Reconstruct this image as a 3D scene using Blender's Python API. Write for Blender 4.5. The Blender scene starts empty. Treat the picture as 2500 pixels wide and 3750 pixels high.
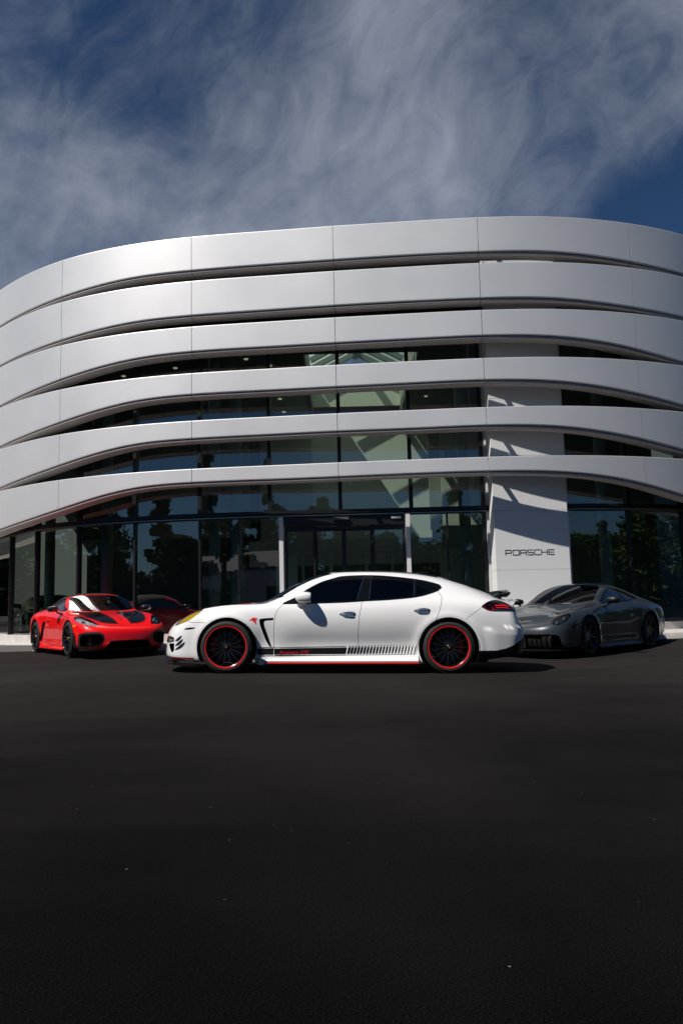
import bpy, bmesh, math, random
import numpy as np
from mathutils import Vector, Matrix
from mathutils.geometry import delaunay_2d_cdt

R = math.radians
scene = bpy.context.scene
COL = scene.collection
random.seed(7)
rng = np.random.default_rng(7)

# ------------------------------------------------------------------ camera
CAM_H, PITCH, ROLL, LENS = 0.88, 6.8, 1.39, 28.0
cam_data = bpy.data.cameras.new('camera')
cam_data.sensor_fit = 'VERTICAL'
cam_data.sensor_height = 36.0
cam_data.sensor_width = 24.0
cam_data.lens = LENS
cam_data.clip_end = 3000.0
cam = bpy.data.objects.new('camera', cam_data)
COL.objects.link(cam)
th, ro = R(PITCH), R(ROLL)
fw = Vector((0, math.cos(th), math.sin(th)))
up0 = Vector((0, -math.sin(th), math.cos(th)))
rt0 = Vector((1, 0, 0))
rt = rt0 * math.cos(ro) - up0 * math.sin(ro)
up = up0 * math.cos(ro) + rt0 * math.sin(ro)
M = Matrix((rt, up, -fw)).transposed().to_4x4()
M.translation = Vector((0, 0, CAM_H))
cam.matrix_world = M
scene.camera = cam

# ------------------------------------------------------------------ light
SUN_EL, SUN_AZ = 51.5, 53.0          # elevation; degrees to the left of straight behind the camera
sdir = Vector((-math.sin(R(SUN_AZ)) * math.cos(R(SUN_EL)), -math.cos(R(SUN_AZ)) * math.cos(R(SUN_EL)), math.sin(R(SUN_EL))))
sun_data = bpy.data.lights.new('sun', 'SUN')
sun_data.energy = 5.0
sun_data.angle = R(0.53)
sun_data.color = (1.0, 0.945, 0.87)
sun = bpy.data.objects.new('sun', sun_data)
COL.objects.link(sun)
sun.rotation_euler = sdir.to_track_quat('Z', 'Y').to_euler()

world = bpy.data.worlds.new('World')
scene.world = world
world.use_nodes = True
nt = world.node_tree
nt.nodes.clear()
def N(tree, typ, **kw):
    n = tree.nodes.new(typ)
    for k, v in kw.items():
        setattr(n, k, v)
    return n
def setin(n, **kw):
    for k, v in kw.items():
        n.inputs[k.replace('_', ' ')].default_value = v
    return n
wo = N(nt, 'ShaderNodeOutputWorld')
bg = N(nt, 'ShaderNodeBackground')
bg.inputs['Strength'].default_value = 0.050
sky = N(nt, 'ShaderNodeTexSky', sky_type='NISHITA')
sky.sun_disc = False
sky.sun_elevation = R(SUN_EL)
sky.sun_rotation = math.atan2(sdir.x, sdir.y)
sky.air_density = 1.0
sky.dust_density = 0.25
sky.ozone_density = 2.2
tc = N(nt, 'ShaderNodeTexCoord')
# cirrus: noise on a plane high overhead, so it streaks toward the horizon
sep = N(nt, 'ShaderNodeSeparateXYZ')
nt.links.new(tc.outputs['Generated'], sep.inputs[0])
zz = N(nt, 'ShaderNodeMath', operation='MAXIMUM'); zz.inputs[1].default_value = 0.0
nt.links.new(sep.outputs[2], zz.inputs[0])
zp = N(nt, 'ShaderNodeMath', operation='ADD'); zp.inputs[1].default_value = 0.22
nt.links.new(zz.outputs[0], zp.inputs[0])
dx = N(nt, 'ShaderNodeMath', operation='DIVIDE'); dy = N(nt, 'ShaderNodeMath', operation='DIVIDE')
nt.links.new(sep.outputs[0], dx.inputs[0]); nt.links.new(zp.outputs[0], dx.inputs[1])
nt.links.new(sep.outputs[1], dy.inputs[0]); nt.links.new(zp.outputs[0], dy.inputs[1])
comb = N(nt, 'ShaderNodeCombineXYZ')
nt.links.new(dx.outputs[0], comb.inputs[0]); nt.links.new(dy.outputs[0], comb.inputs[1])
def cloud_noise(scale, rot, stretch, detail, rough, dist, off):
    mp = N(nt, 'ShaderNodeMapping')
    mp.vector_type = 'TEXTURE'
    mp.inputs['Rotation'].default_value = (R(8), R(rot), 0)
    mp.inputs['Scale'].default_value = (1 / scale * stretch, 1 / scale, 1 / scale / stretch)
    mp.inputs['Location'].default_value = off
    nt.links.new(tc.outputs['Generated'], mp.inputs['Vector'])
    n = N(nt, 'ShaderNodeTexNoise')
    setin(n, Scale=1.0, Detail=detail, Roughness=rough, Distortion=dist)
    nt.links.new(mp.outputs[0], n.inputs['Vector'])
    return n.outputs['Fac']
n_big = cloud_noise(2.0, -40, 1.05, 4.0, 0.5, 0.4, (-0.913, -1.193, 0.681))
n_wisp = cloud_noise(3.3, -44, 1.2, 12.0, 0.60, 0.6, (0.674, 3.234, 1.456))
n_fine = cloud_noise(13.0, -50, 1.35, 8.0, 0.62, 0.9, (3.432, 2.851, 3.928))
def wmath(op, a, b, clamp=False):
    m = N(nt, 'ShaderNodeMath', operation=op); m.use_clamp = clamp
    for i, x in enumerate((a, b)):
        if isinstance(x, (int, float)): m.inputs[i].default_value = x
        else: nt.links.new(x, m.inputs[i])
    return m.outputs[0]
s = wmath('ADD', wmath('MULTIPLY', n_big, 0.62), wmath('MULTIPLY', n_wisp, 0.88))
s = wmath('ADD', s, wmath('MULTIPLY', n_fine, 0.36))
# a clearing in the veil toward the east (right of the building)
gap = N(nt, 'ShaderNodeVectorMath', operation='DOT_PRODUCT')
gv = Vector((math.sin(R(30)) * math.cos(R(14)), math.cos(R(30)) * math.cos(R(14)), math.sin(R(14))))
gap.inputs[1].default_value = gv
nt.links.new(tc.outputs['Generated'], gap.inputs[0])
gmr = N(nt, 'ShaderNodeMapRange'); gmr.interpolation_type = 'SMOOTHSTEP'
gmr.inputs['From Min'].default_value = math.cos(R(18)); gmr.inputs['From Max'].default_value = 1.0
gmr.inputs['To Min'].default_value = 0.0; gmr.inputs['To Max'].default_value = 0.75
nt.links.new(gap.outputs['Value'], gmr.inputs['Value'])
s = wmath('SUBTRACT', s, gmr.outputs[0])
# the veil thins out into clear deep blue over the whole right-hand side
east = N(nt, 'ShaderNodeVectorMath', operation='DOT_PRODUCT'); east.inputs[1].default_value = (0.97, -0.24, 0.05)
nt.links.new(tc.outputs['Generated'], east.inputs[0])
emr = N(nt, 'ShaderNodeMapRange'); emr.interpolation_type = 'SMOOTHSTEP'
emr.inputs['From Min'].default_value = 0.30; emr.inputs['From Max'].default_value = 0.75
emr.inputs['To Min'].default_value = 0.0; emr.inputs['To Max'].default_value = 0.9
nt.links.new(east.outputs['Value'], emr.inputs['Value'])
s = wmath('SUBTRACT', s, emr.outputs[0])
back = N(nt, 'ShaderNodeVectorMath', operation='DOT_PRODUCT'); back.inputs[1].default_value = (-0.25, 0.90, 0.35)
nt.links.new(tc.outputs['Generated'], back.inputs[0])
bmr = N(nt, 'ShaderNodeMapRange'); bmr.interpolation_type = 'SMOOTHSTEP'
bmr.inputs['From Min'].default_value = -0.2; bmr.inputs['From Max'].default_value = 0.5
bmr.inputs['To Min'].default_value = 0.55; bmr.inputs['To Max'].default_value = 0.0
nt.links.new(back.outputs['Value'], bmr.inputs['Value'])
s = wmath('SUBTRACT', s, bmr.outputs[0])
cov = N(nt, 'ShaderNodeMapRange'); cov.interpolation_type = 'SMOOTHSTEP'
cov.inputs['From Min'].default_value = 0.63; cov.inputs['From Max'].default_value = 1.34
cov.inputs['To Min'].default_value = 0.0; cov.inputs['To Max'].default_value = 0.86
nt.links.new(s, cov.inputs['Value'])
deep = N(nt, 'ShaderNodeMixRGB', blend_type='MULTIPLY'); deep.inputs[0].default_value = 1.0
deep.inputs[2].default_value = (0.35, 0.55, 0.75, 1)
nt.links.new(sky.outputs[0], deep.inputs[1])
cmix = N(nt, 'ShaderNodeMixRGB')
nt.links.new(cov.outputs[0], cmix.inputs[0])
nt.links.new(deep.outputs[0], cmix.inputs[1])
cmix.inputs[2].default_value = (7.5, 8.25, 9.7, 1)
nt.links.new(cmix.outputs[0], bg.inputs['Color'])
nt.links.new(bg.outputs[0], wo.inputs[0])

scene.render.engine = 'CYCLES'
scene.view_settings.view_transform = 'Standard'
scene.view_settings.look = 'None'
scene.view_settings.exposure = 0.0
scene.view_settings.gamma = 1.0
scene.view_settings.use_curve_mapping = False
scene.cycles.use_denoising = True
try:
    scene.cycles.denoiser = 'OPENIMAGEDENOISE'
except Exception:
    pass
scene.cycles.max_bounces = 10
scene.cycles.transparent_max_bounces = 16
scene.cycles.glossy_bounces = 6
scene.cycles.caustics_reflective = False
scene.cycles.caustics_refractive = False
scene.cycles.sample_clamp_indirect = 6.0

# ------------------------------------------------------------------ materials
def new_mat(name):
    m = bpy.data.materials.new(name)
    m.use_nodes = True
    return m, m.node_tree, m.node_tree.nodes['Principled BSDF']
def pmat(name, col, rough=0.5, metal=0.0, coat=0.0, coat_rough=0.02, spec=0.5, emit=None, estr=0.0, ior=1.5,
         var=0.0, vscale=6.0, bump=0.0, bscale=80.0, rvar=0.0):
    m, t, p = new_mat(name)
    p.inputs['Base Color'].default_value = (*col, 1)
    p.inputs['Roughness'].default_value = rough
    p.inputs['Metallic'].default_value = metal
    p.inputs['Coat Weight'].default_value = coat
    p.inputs['Coat Roughness'].default_value = coat_rough
    p.inputs['Specular IOR Level'].default_value = spec
    p.inputs['IOR'].default_value = ior
    if emit:
        p.inputs['Emission Color'].default_value = (*emit, 1)
        p.inputs['Emission Strength'].default_value = estr
    if var or bump or rvar:
        co = N(t, 'ShaderNodeTexCoord')
    if var or rvar:
        n = N(t, 'ShaderNodeTexNoise'); setin(n, Scale=vscale, Detail=6.0, Roughness=0.6)
        t.links.new(co.outputs['Object'], n.inputs['Vector'])
    if var:
        mr = N(t, 'ShaderNodeMapRange')
        mr.inputs['From Min'].default_value = 0.3; mr.inputs['From Max'].default_value = 0.7
        mr.inputs['To Min'].default_value = 1 - var; mr.inputs['To Max'].default_value = 1 + var
        t.links.new(n.outputs['Fac'], mr.inputs['Value'])
        mx = N(t, 'ShaderNodeVectorMath', operation='SCALE')
        mx.inputs[0].default_value = col
        t.links.new(mr.outputs[0], mx.inputs['Scale'])
        t.links.new(mx.outputs[0], p.inputs['Base Color'])
    if rvar:
        mr2 = N(t, 'ShaderNodeMapRange')
        mr2.inputs['From Min'].default_value = 0.3; mr2.inputs['From Max'].default_value = 0.7
        mr2.inputs['To Min'].default_value = rough - rvar; mr2.inputs['To Max'].default_value = rough + rvar
        t.links.new(n.outputs['Fac'], mr2.inputs['Value'])
        t.links.new(mr2.outputs[0], p.inputs['Roughness'])
    if bump:
        n2 = N(t, 'ShaderNodeTexNoise'); setin(n2, Scale=bscale, Detail=4.0, Roughness=0.6)
        t.links.new(co.outputs['Object'], n2.inputs['Vector'])
        b = N(t, 'ShaderNodeBump'); b.inputs['Strength'].default_value = bump; b.inputs['Distance'].default_value = 0.01
        t.links.new(n2.outputs['Fac'], b.inputs['Height'])
        t.links.new(b.outputs[0], p.inputs['Normal'])
    return m
def glass_mat(name, tint, ior=1.5, boost=1.0, rough=0.0, wav=0.0):
    """thin pane: tinted see-through plus a mirror layer by Fresnel"""
    m = bpy.data.materials.new(name); m.use_nodes = True
    t = m.node_tree; t.nodes.clear()
    out = N(t, 'ShaderNodeOutputMaterial'); mix = N(t, 'ShaderNodeMixShader')
    tr = N(t, 'ShaderNodeBsdfTransparent'); tr.inputs[0].default_value = (*tint, 1)
    gl = N(t, 'ShaderNodeBsdfGlossy'); gl.inputs['Roughness'].default_value = rough
    gl.inputs[0].default_value = (1, 1, 1, 1)
    fr = N(t, 'ShaderNodeFresnel'); fr.inputs[0].default_value = ior
    mu = N(t, 'ShaderNodeMath', operation='MULTIPLY'); mu.inputs[1].default_value = boost; mu.use_clamp = True
    t.links.new(fr.outputs[0], mu.inputs[0]); t.links.new(mu.outputs[0], mix.inputs[0])
    t.links.new(tr.outputs[0], mix.inputs[1]); t.links.new(gl.outputs[0], mix.inputs[2])
    t.links.new(mix.outputs[0], out.inputs[0])
    if wav:
        co = N(t, 'ShaderNodeTexCoord'); n = N(t, 'ShaderNodeTexNoise'); setin(n, Scale=0.9, Detail=1.0)
        mp = N(t, 'ShaderNodeMapping'); mp.inputs['Scale'].default_value = (1, 1, 0.45)
        t.links.new(co.outputs['Object'], mp.inputs[0]); t.links.new(mp.outputs[0], n.inputs['Vector'])
        b = N(t, 'ShaderNodeBump'); b.inputs['Strength'].default_value = wav; b.inputs['Distance'].default_value = 0.05
        t.links.new(n.outputs['Fac'], b.inputs['Height']); t.links.new(b.outputs[0], gl.inputs['Normal'])
    return m

MT = {}
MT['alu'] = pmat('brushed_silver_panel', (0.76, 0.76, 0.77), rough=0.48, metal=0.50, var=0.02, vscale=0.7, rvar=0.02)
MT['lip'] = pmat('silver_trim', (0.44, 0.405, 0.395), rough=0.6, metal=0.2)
MT['louvre'] = pmat('dark_grey_metal', (0.075, 0.075, 0.078), rough=0.55, metal=0.3)
MT['white_wall'] = pmat('white_cladding', (0.81, 0.82, 0.83), rough=0.42, var=0.015, vscale=1.2)
MT['joint'] = pmat('grey_joint', (0.50, 0.50, 0.51), rough=0.8)
MT['black_metal'] = pmat('black_mullion', (0.012, 0.012, 0.013), rough=0.35, metal=0.0)
MT['trim_strip'] = pmat('steel_strip', (0.5, 0.48, 0.46), rough=0.3, metal=1.0)
MT['white_frame'] = pmat('white_frame', (0.72, 0.72, 0.73), rough=0.35)
MT['glass'] = glass_mat('showroom_glass', (0.74, 0.90, 0.84), ior=1.6, boost=3.6, wav=0.06)
MT['wall_in'] = pmat('interior_wall', (0.58, 0.57, 0.53), rough=0.8, var=0.03, vscale=1.0)
MT['wall_dark'] = pmat('interior_dark', (0.15, 0.155, 0.15), rough=0.7)
MT['wall_mid'] = pmat('interior_beige', (0.30, 0.285, 0.25), rough=0.85)
MT['ceil'] = pmat('ceiling', (0.17, 0.18, 0.18), rough=0.9)
MT['floor_in'] = pmat('interior_floor', (0.26, 0.26, 0.25), rough=0.25)
MT['lamp'] = pmat('downlight_lens', (0.9, 0.85, 0.7), emit=(1.0, 0.84, 0.58), estr=0.4)
MT['concrete'] = pmat('pale_concrete', (0.52, 0.50, 0.475), rough=0.9, var=0.14, vscale=3.0, bump=0.25, bscale=60)
MT['sign'] = pmat('black_letter', (0.010, 0.010, 0.011), rough=0.25)

# ------------------------------------------------------------------ mesh helpers
def tag(o, label=None, cat=None, group=None, kind=None):
    if label: o['label'] = label
    if cat: o['category'] = cat
    if group: o['group'] = group
    if kind: o['kind'] = kind
    return o
def empty(name, loc=(0, 0, 0), parent=None):
    o = bpy.data.objects.new(name, None)
    o.empty_display_size = 0.2
    o.location = loc
    COL.objects.link(o)
    if parent: o.parent = parent
    return o
def mesh(name, verts, faces, mat, parent=None, smooth=False, normals=None, auto=None):
    me = bpy.data.meshes.new(name)
    me.from_pydata([tuple(v) for v in verts], [], [tuple(f) for f in faces])
    if mat: me.materials.append(mat)
    if smooth or normals is not None:
        me.polygons.foreach_set('use_smooth', [True] * len(me.polygons))
    me.update()
    if normals is not None:
        nv = np.nan_to_num(np.array(normals, float)); nl = np.linalg.norm(nv, axis=1); nv[nl < 1e-6] = (0, 0, 1); nv /= np.maximum(np.linalg.norm(nv, axis=1), 1e-6)[:, None]
        me.attributes.new('custom_normal', 'FLOAT_VECTOR', 'POINT').data.foreach_set('vector', nv.astype(np.float32).ravel())
        me.update()
    elif auto:
        bm = bmesh.new(); bm.from_mesh(me)
        bmesh.ops.recalc_face_normals(bm, faces=bm.faces)
        for e in bm.edges:
            if len(e.link_faces) == 2 and e.calc_face_angle(0) > auto: e.smooth = False
        for f in bm.faces: f.smooth = True
        bm.to_mesh(me); bm.free()
    o = bpy.data.objects.new(name, me)
    COL.objects.link(o)
    if parent: o.parent = parent
    return o
def inst(src, name, parent, loc=None, rot=None, mtx=None):
    o = src.copy(); o.name = name
    COL.objects.link(o)
    o.parent = parent
    if mtx is not None: o.matrix_local = mtx
    if loc is not None: o.location = loc
    if rot is not None: o.rotation_euler = rot
    return o
class MB:
    """collects simple solids into one mesh"""
    def __init__(s): s.v = []; s.f = []
    def add(s, vs, fs):
        b = len(s.v); s.v += [tuple(p) for p in vs]; s.f += [tuple(i + b for i in f) for f in fs]; return s
    def box(s, c, d, rz=0.0, mtx=None):
        x, y, z = [q / 2 for q in d]
        vs = [(sx * x, sy * y, sz * z) for sx in (-1, 1) for sy in (-1, 1) for sz in (-1, 1)]
        if mtx is not None: vs = [tuple(mtx @ Vector(v)) for v in vs]
        elif rz:
            cs, sn = math.cos(rz), math.sin(rz); vs = [(a * cs - b * sn, a * sn + b * cs, q) for a, b, q in vs]
        vs = [(a + c[0], b + c[1], q + c[2]) for a, b, q in vs]
        return s.add(vs, [(0, 1, 3, 2), (4, 6, 7, 5), (0, 4, 5, 1), (2, 3, 7, 6), (0, 2, 6, 4), (1, 5, 7, 3)])
    def cyl(s, a, b, r0, r1=None, n=16, caps=True):
        a, b = Vector(a), Vector(b); r1 = r0 if r1 is None else r1
        d = (b - a).normalized(); q = d.to_track_quat('Z', 'Y')
        vs = []
        for p, r in ((a, r0), (b, r1)):
            for k in range(n):
                an = 2 * math.pi * k / n
                vs.append(p + q @ Vector((r * math.cos(an), r * math.sin(an), 0)))
        fs = [(k, (k + 1) % n, n + (k + 1) % n, n + k) for k in range(n)]
        if caps: fs += [tuple(range(n - 1, -1, -1)), tuple(range(n, 2 * n))]
        return s.add(vs, fs)
    def lathe(s, prof, axis='y', n=48, closed=False):
        """prof: list of (axial, radius)"""
        vs = []; m = len(prof)
        for k in range(n):
            an = 2 * math.pi * k / n; c, q = math.cos(an), math.sin(an)
            for a, r in prof:
                vs.append((r * c, a, r * q) if axis == 'y' else (r * c, r * q, a))
        fs = []
        mm = m if closed else m - 1
        for k in range(n):
            for j in range(mm):
                j2 = (j + 1) % m
                fs.append((k * m + j, k * m + j2, ((k + 1) % n) * m + j2, ((k + 1) % n) * m + j))
        return s.add(vs, fs)
    def tube(s, pts, r, n=8):
        for a, b in zip(pts[:-1], pts[1:]): s.cyl(a, b, r, n=n)
        return s
    def build(s, name, mat, parent=None, smooth=False, auto=None):
        return mesh(name, s.v, s.f, mat, parent, smooth, None, auto)
def bevel_obj(o, w, seg=2):
    md = o.modifiers.new('bevel', 'BEVEL'); md.width = w; md.segments = seg; md.limit_method = 'ANGLE'
    md.harden_normals = False
    return o
def nat_spline(ts, ys):
    """natural cubic spline -> callable"""
    ts = np.asarray(ts, float); ys = np.asarray(ys, float)
    n = len(ts); h = np.diff(ts); A = np.zeros((n, n)); b = np.zeros((n,) + ys.shape[1:])
    A[0, 0] = A[-1, -1] = 1
    for i in range(1, n - 1):
        A[i, i - 1] = h[i - 1]; A[i, i] = 2 * (h[i - 1] + h[i]); A[i, i + 1] = h[i]
        b[i] = 6 * ((ys[i + 1] - ys[i]) / h[i] - (ys[i] - ys[i - 1]) / h[i - 1])
    m = np.linalg.solve(A, b)
    def f(t):
        t = np.atleast_1d(np.asarray(t, float)); i = np.clip(np.searchsorted(ts, t) - 1, 0, n - 2)
        hh = h[i]; a = (ts[i + 1] - t); c = (t - ts[i])
        if ys.ndim > 1: hh = hh[:, None]; a = a[:, None]; c = c[:, None]
        return (m[i] * a ** 3 + m[i + 1] * c ** 3) / (6 * hh) + (ys[i] / hh - m[i] * hh / 6) * a + (ys[i + 1] / hh - m[i + 1] * hh / 6) * c
    return f
# ------------------------------------------------------------------ ground
def _ss(t):
    t = min(1.0, max(0.0, t)); return t * t * (3 - 2 * t)
def ground_z(x, y):
    """faint falls of the lot: it drains away from the building and dips toward the right"""
    wx = math.exp(-max(0.0, abs(x + 0.1) - 3.0) ** 2 / 1.0)
    wy = math.exp(-((y - 11.4) / 2.2) ** 4)
    z = (0.0195 - 0.0238 * (x + 0.11)) * wx * wy
    z += 0.045 * _ss((y - 15.0) / 1.6) * _ss((60 - y) / 20)
    z -= 0.085 * math.exp(-((x - 5.0) / 2.6) ** 4) * math.exp(-((y - 14.6) / 1.7) ** 4)
    return z
def build_ground():
    m, t, p = new_mat('fresh_asphalt')
    co = N(t, 'ShaderNodeTexCoord')
    geo = N(t, 'ShaderNodeNewGeometry')
    def noise(scale, detail, rough, vec=None):
        n = N(t, 'ShaderNodeTexNoise'); setin(n, Scale=scale, Detail=detail, Roughness=rough)
        t.links.new(vec or geo.outputs['Position'], n.inputs['Vector']); return n.outputs['Fac']
    def mth(op, a, b, c=False):
        q = N(t, 'ShaderNodeMath', operation=op); q.use_clamp = c
        for i, x in enumerate((a, b)):
            if isinstance(x, (int, float)): q.inputs[i].default_value = x
            else: t.links.new(x, q.inputs[i])
        return q.outputs[0]
    def mrng(x, a, b, c, d):
        q = N(t, 'ShaderNodeMapRange')
        for nme, v in (('From Min', a), ('From Max', b), ('To Min', c), ('To Max', d)): q.inputs[nme].default_value = v
        t.links.new(x, q.inputs['Value']); return q.outputs[0]
    big = noise(0.35, 3, 0.5); mid = noise(1.6, 5, 0.6)
    mp = N(t, 'ShaderNodeMapping'); mp.inputs['Scale'].default_value = (0.25, 2.6, 1); mp.inputs['Rotation'].default_value = (0, 0, R(14))
    t.links.new(geo.outputs['Position'], mp.inputs[0])
    lane = noise(1.0, 3, 0.55, mp.outputs[0])            # long roller passes
    fine = noise(220.0, 3, 0.7)
    vor = N(t, 'ShaderNodeTexVoronoi'); vor.inputs['Scale'].default_value = 95.0
    t.links.new(geo.outputs['Position'], vor.inputs['Vector'])
    vor2 = N(t, 'ShaderNodeTexVoronoi'); vor2.inputs['Scale'].default_value = 13.0
    t.links.new(geo.outputs['Position'], vor2.inputs['Vector'])
    val = mth('ADD', mrng(big, .3, .7, -0.2, 0.2), mrng(lane, .3, .7, -0.05, 0.05))
    val = mth('ADD', val, mrng(mid, .3, .7, -0.12, 0.12))
    val = mth('ADD', val, mrng(fine, .3, .7, -0.75, 0.75))
    # lens vignette painted into the colour: dark toward the camera, lighter by the cars
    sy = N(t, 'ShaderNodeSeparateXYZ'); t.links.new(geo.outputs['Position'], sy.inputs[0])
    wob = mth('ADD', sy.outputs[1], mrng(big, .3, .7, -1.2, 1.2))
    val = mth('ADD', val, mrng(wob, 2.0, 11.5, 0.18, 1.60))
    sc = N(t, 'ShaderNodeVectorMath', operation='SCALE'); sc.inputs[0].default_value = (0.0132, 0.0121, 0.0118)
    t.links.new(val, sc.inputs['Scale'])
    # sparse pale chips of stone
    chip = mrng(vor2.outputs['Distance'], 0.060, 0.035, 0.0, 1.0)
    pick = N(t, 'ShaderNodeSeparateColor'); t.links.new(vor2.outputs['Color'], pick.inputs[0])
    chip = mth('MULTIPLY', chip, mth('GREATER_THAN', pick.outputs[0], 0.90))
    mx = N(t, 'ShaderNodeMixRGB'); t.links.new(chip, mx.inputs[0]); t.links.new(sc.outputs[0], mx.inputs[1]); mx.inputs[2].default_value = (0.20, 0.195, 0.185, 1)
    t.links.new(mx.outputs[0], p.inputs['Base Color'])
    t.links.new(mrng(mid, .3, .7, 0.82, 0.95), p.inputs['Roughness'])
    p.inputs['Specular IOR Level'].default_value = 0.05
    h = mth('ADD', mth('MULTIPLY', vor.outputs['Distance'], 0.9), mth('MULTIPLY', fine, 0.35))
    b = N(t, 'ShaderNodeBump'); b.inputs['Strength'].default_value = 0.55; b.inputs['Distance'].default_value = 0.006
    t.links.new(h, b.inputs['Height']); t.links.new(b.outputs[0], p.inputs['Normal'])
    xs = [-900, -120, -40, -16] + [round(-8 + 0.25 * i, 3) for i in range(65)] + [16, 40, 120, 900]
    ys = [-900, -150, -40, -10, 0, 4] + [round(7 + 0.25 * i, 3) for i in range(41)] + [24, 40, 120, 900]
    vs = [(x, y, ground_z(x, y)) for y in ys for x in xs]
    n = len(xs)
    fs = [(j * n + i, j * n + i + 1, (j + 1) * n + i + 1, (j + 1) * n + i) for j in range(len(ys) - 1) for i in range(n - 1)]
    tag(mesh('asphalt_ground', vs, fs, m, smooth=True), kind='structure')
build_ground()

# ------------------------------------------------------------------ the showroom: plan curve of the silver bands
PLAN = [(-13.3, 27.1), (-11.3, 23.3), (-9.005, 20.473), (-6.710, 18.731), (-4.689, 17.941), (-3.344, 17.662), (-1.414, 17.436), (-0.028, 17.289),
        (1.707, 17.145), (3.238, 17.047), (4.787, 17.087), (6.788, 17.510), (8.333, 18.176), (10.2, 19.7), (11.6, 22.1), (12.3, 27.1)]
PS = np.array([-8.02, -3.65, 0.0, 2.881, 5.051, 6.425, 8.368, 9.761, 11.502, 13.036, 14.586, 16.632, 18.313, 20.72, 23.5, 28.5])
_plan = nat_spline(PS, np.array(PLAN))
def plan(sv, off=0.0):
    p = _plan(sv); d = _plan(np.asarray(sv) + 0.02) - _plan(np.asarray(sv) - 0.02)
    d /= np.linalg.norm(d, axis=1)[:, None]
    nrm = np.stack([d[:, 1], -d[:, 0]], 1)        # outward (towards the camera)
    return p + nrm * off
ZT = [9.530, 8.454, 7.359, 6.258, 5.150, 4.044]
SB = [0.15, 2.95, 5.07, 6.42, 8.32, 9.69, 11.40, 12.90, 14.42, 16.40, 17.95]
ZB = [[8.517, 8.601, 8.707, 8.712, 8.722, 8.722, 8.728, 8.719, 8.709, 8.613, 8.538],
      [7.420, 7.502, 7.620, 7.631, 7.638, 7.643, 7.646, 7.638, 7.625, 7.521, 7.455],
      [6.317, 6.523, 6.731, 6.772, 6.772, 6.772, 6.775, 6.778, 6.746, 6.560, 6.344],
      [5.217, 5.463, 5.723, 5.765, 5.762, 5.760, 5.765, 5.767, 5.724, 5.518, 5.300],
      [4.127, 4.417, 4.703, 4.740, 4.746, 4.749, 4.743, 4.748, 4.708, 4.483, 4.235],
      [3.040, 3.353, 3.686, 3.735, 3.729, 3.728, 3.738, 3.734, 3.697, 3.471, 3.165]]
_zb = []
for zt, zb in zip(ZT, ZB):
    lo = zb[0] - 0.05 * (1 if zt > 7 else 4); hi = zb[-1] - 0.05 * (1 if zt > 7 else 4)
    _zb.append(nat_spline([-8.0, -3.0] + SB + [21.0, 28.0], [lo - .05, lo] + zb + [hi, hi - .05]))
JOINTS = [-7.9, -3.9, -0.45, 2.883, 6.431, 9.743, 13.005, 16.606, 20.1, 23.7, 28.0]

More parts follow.
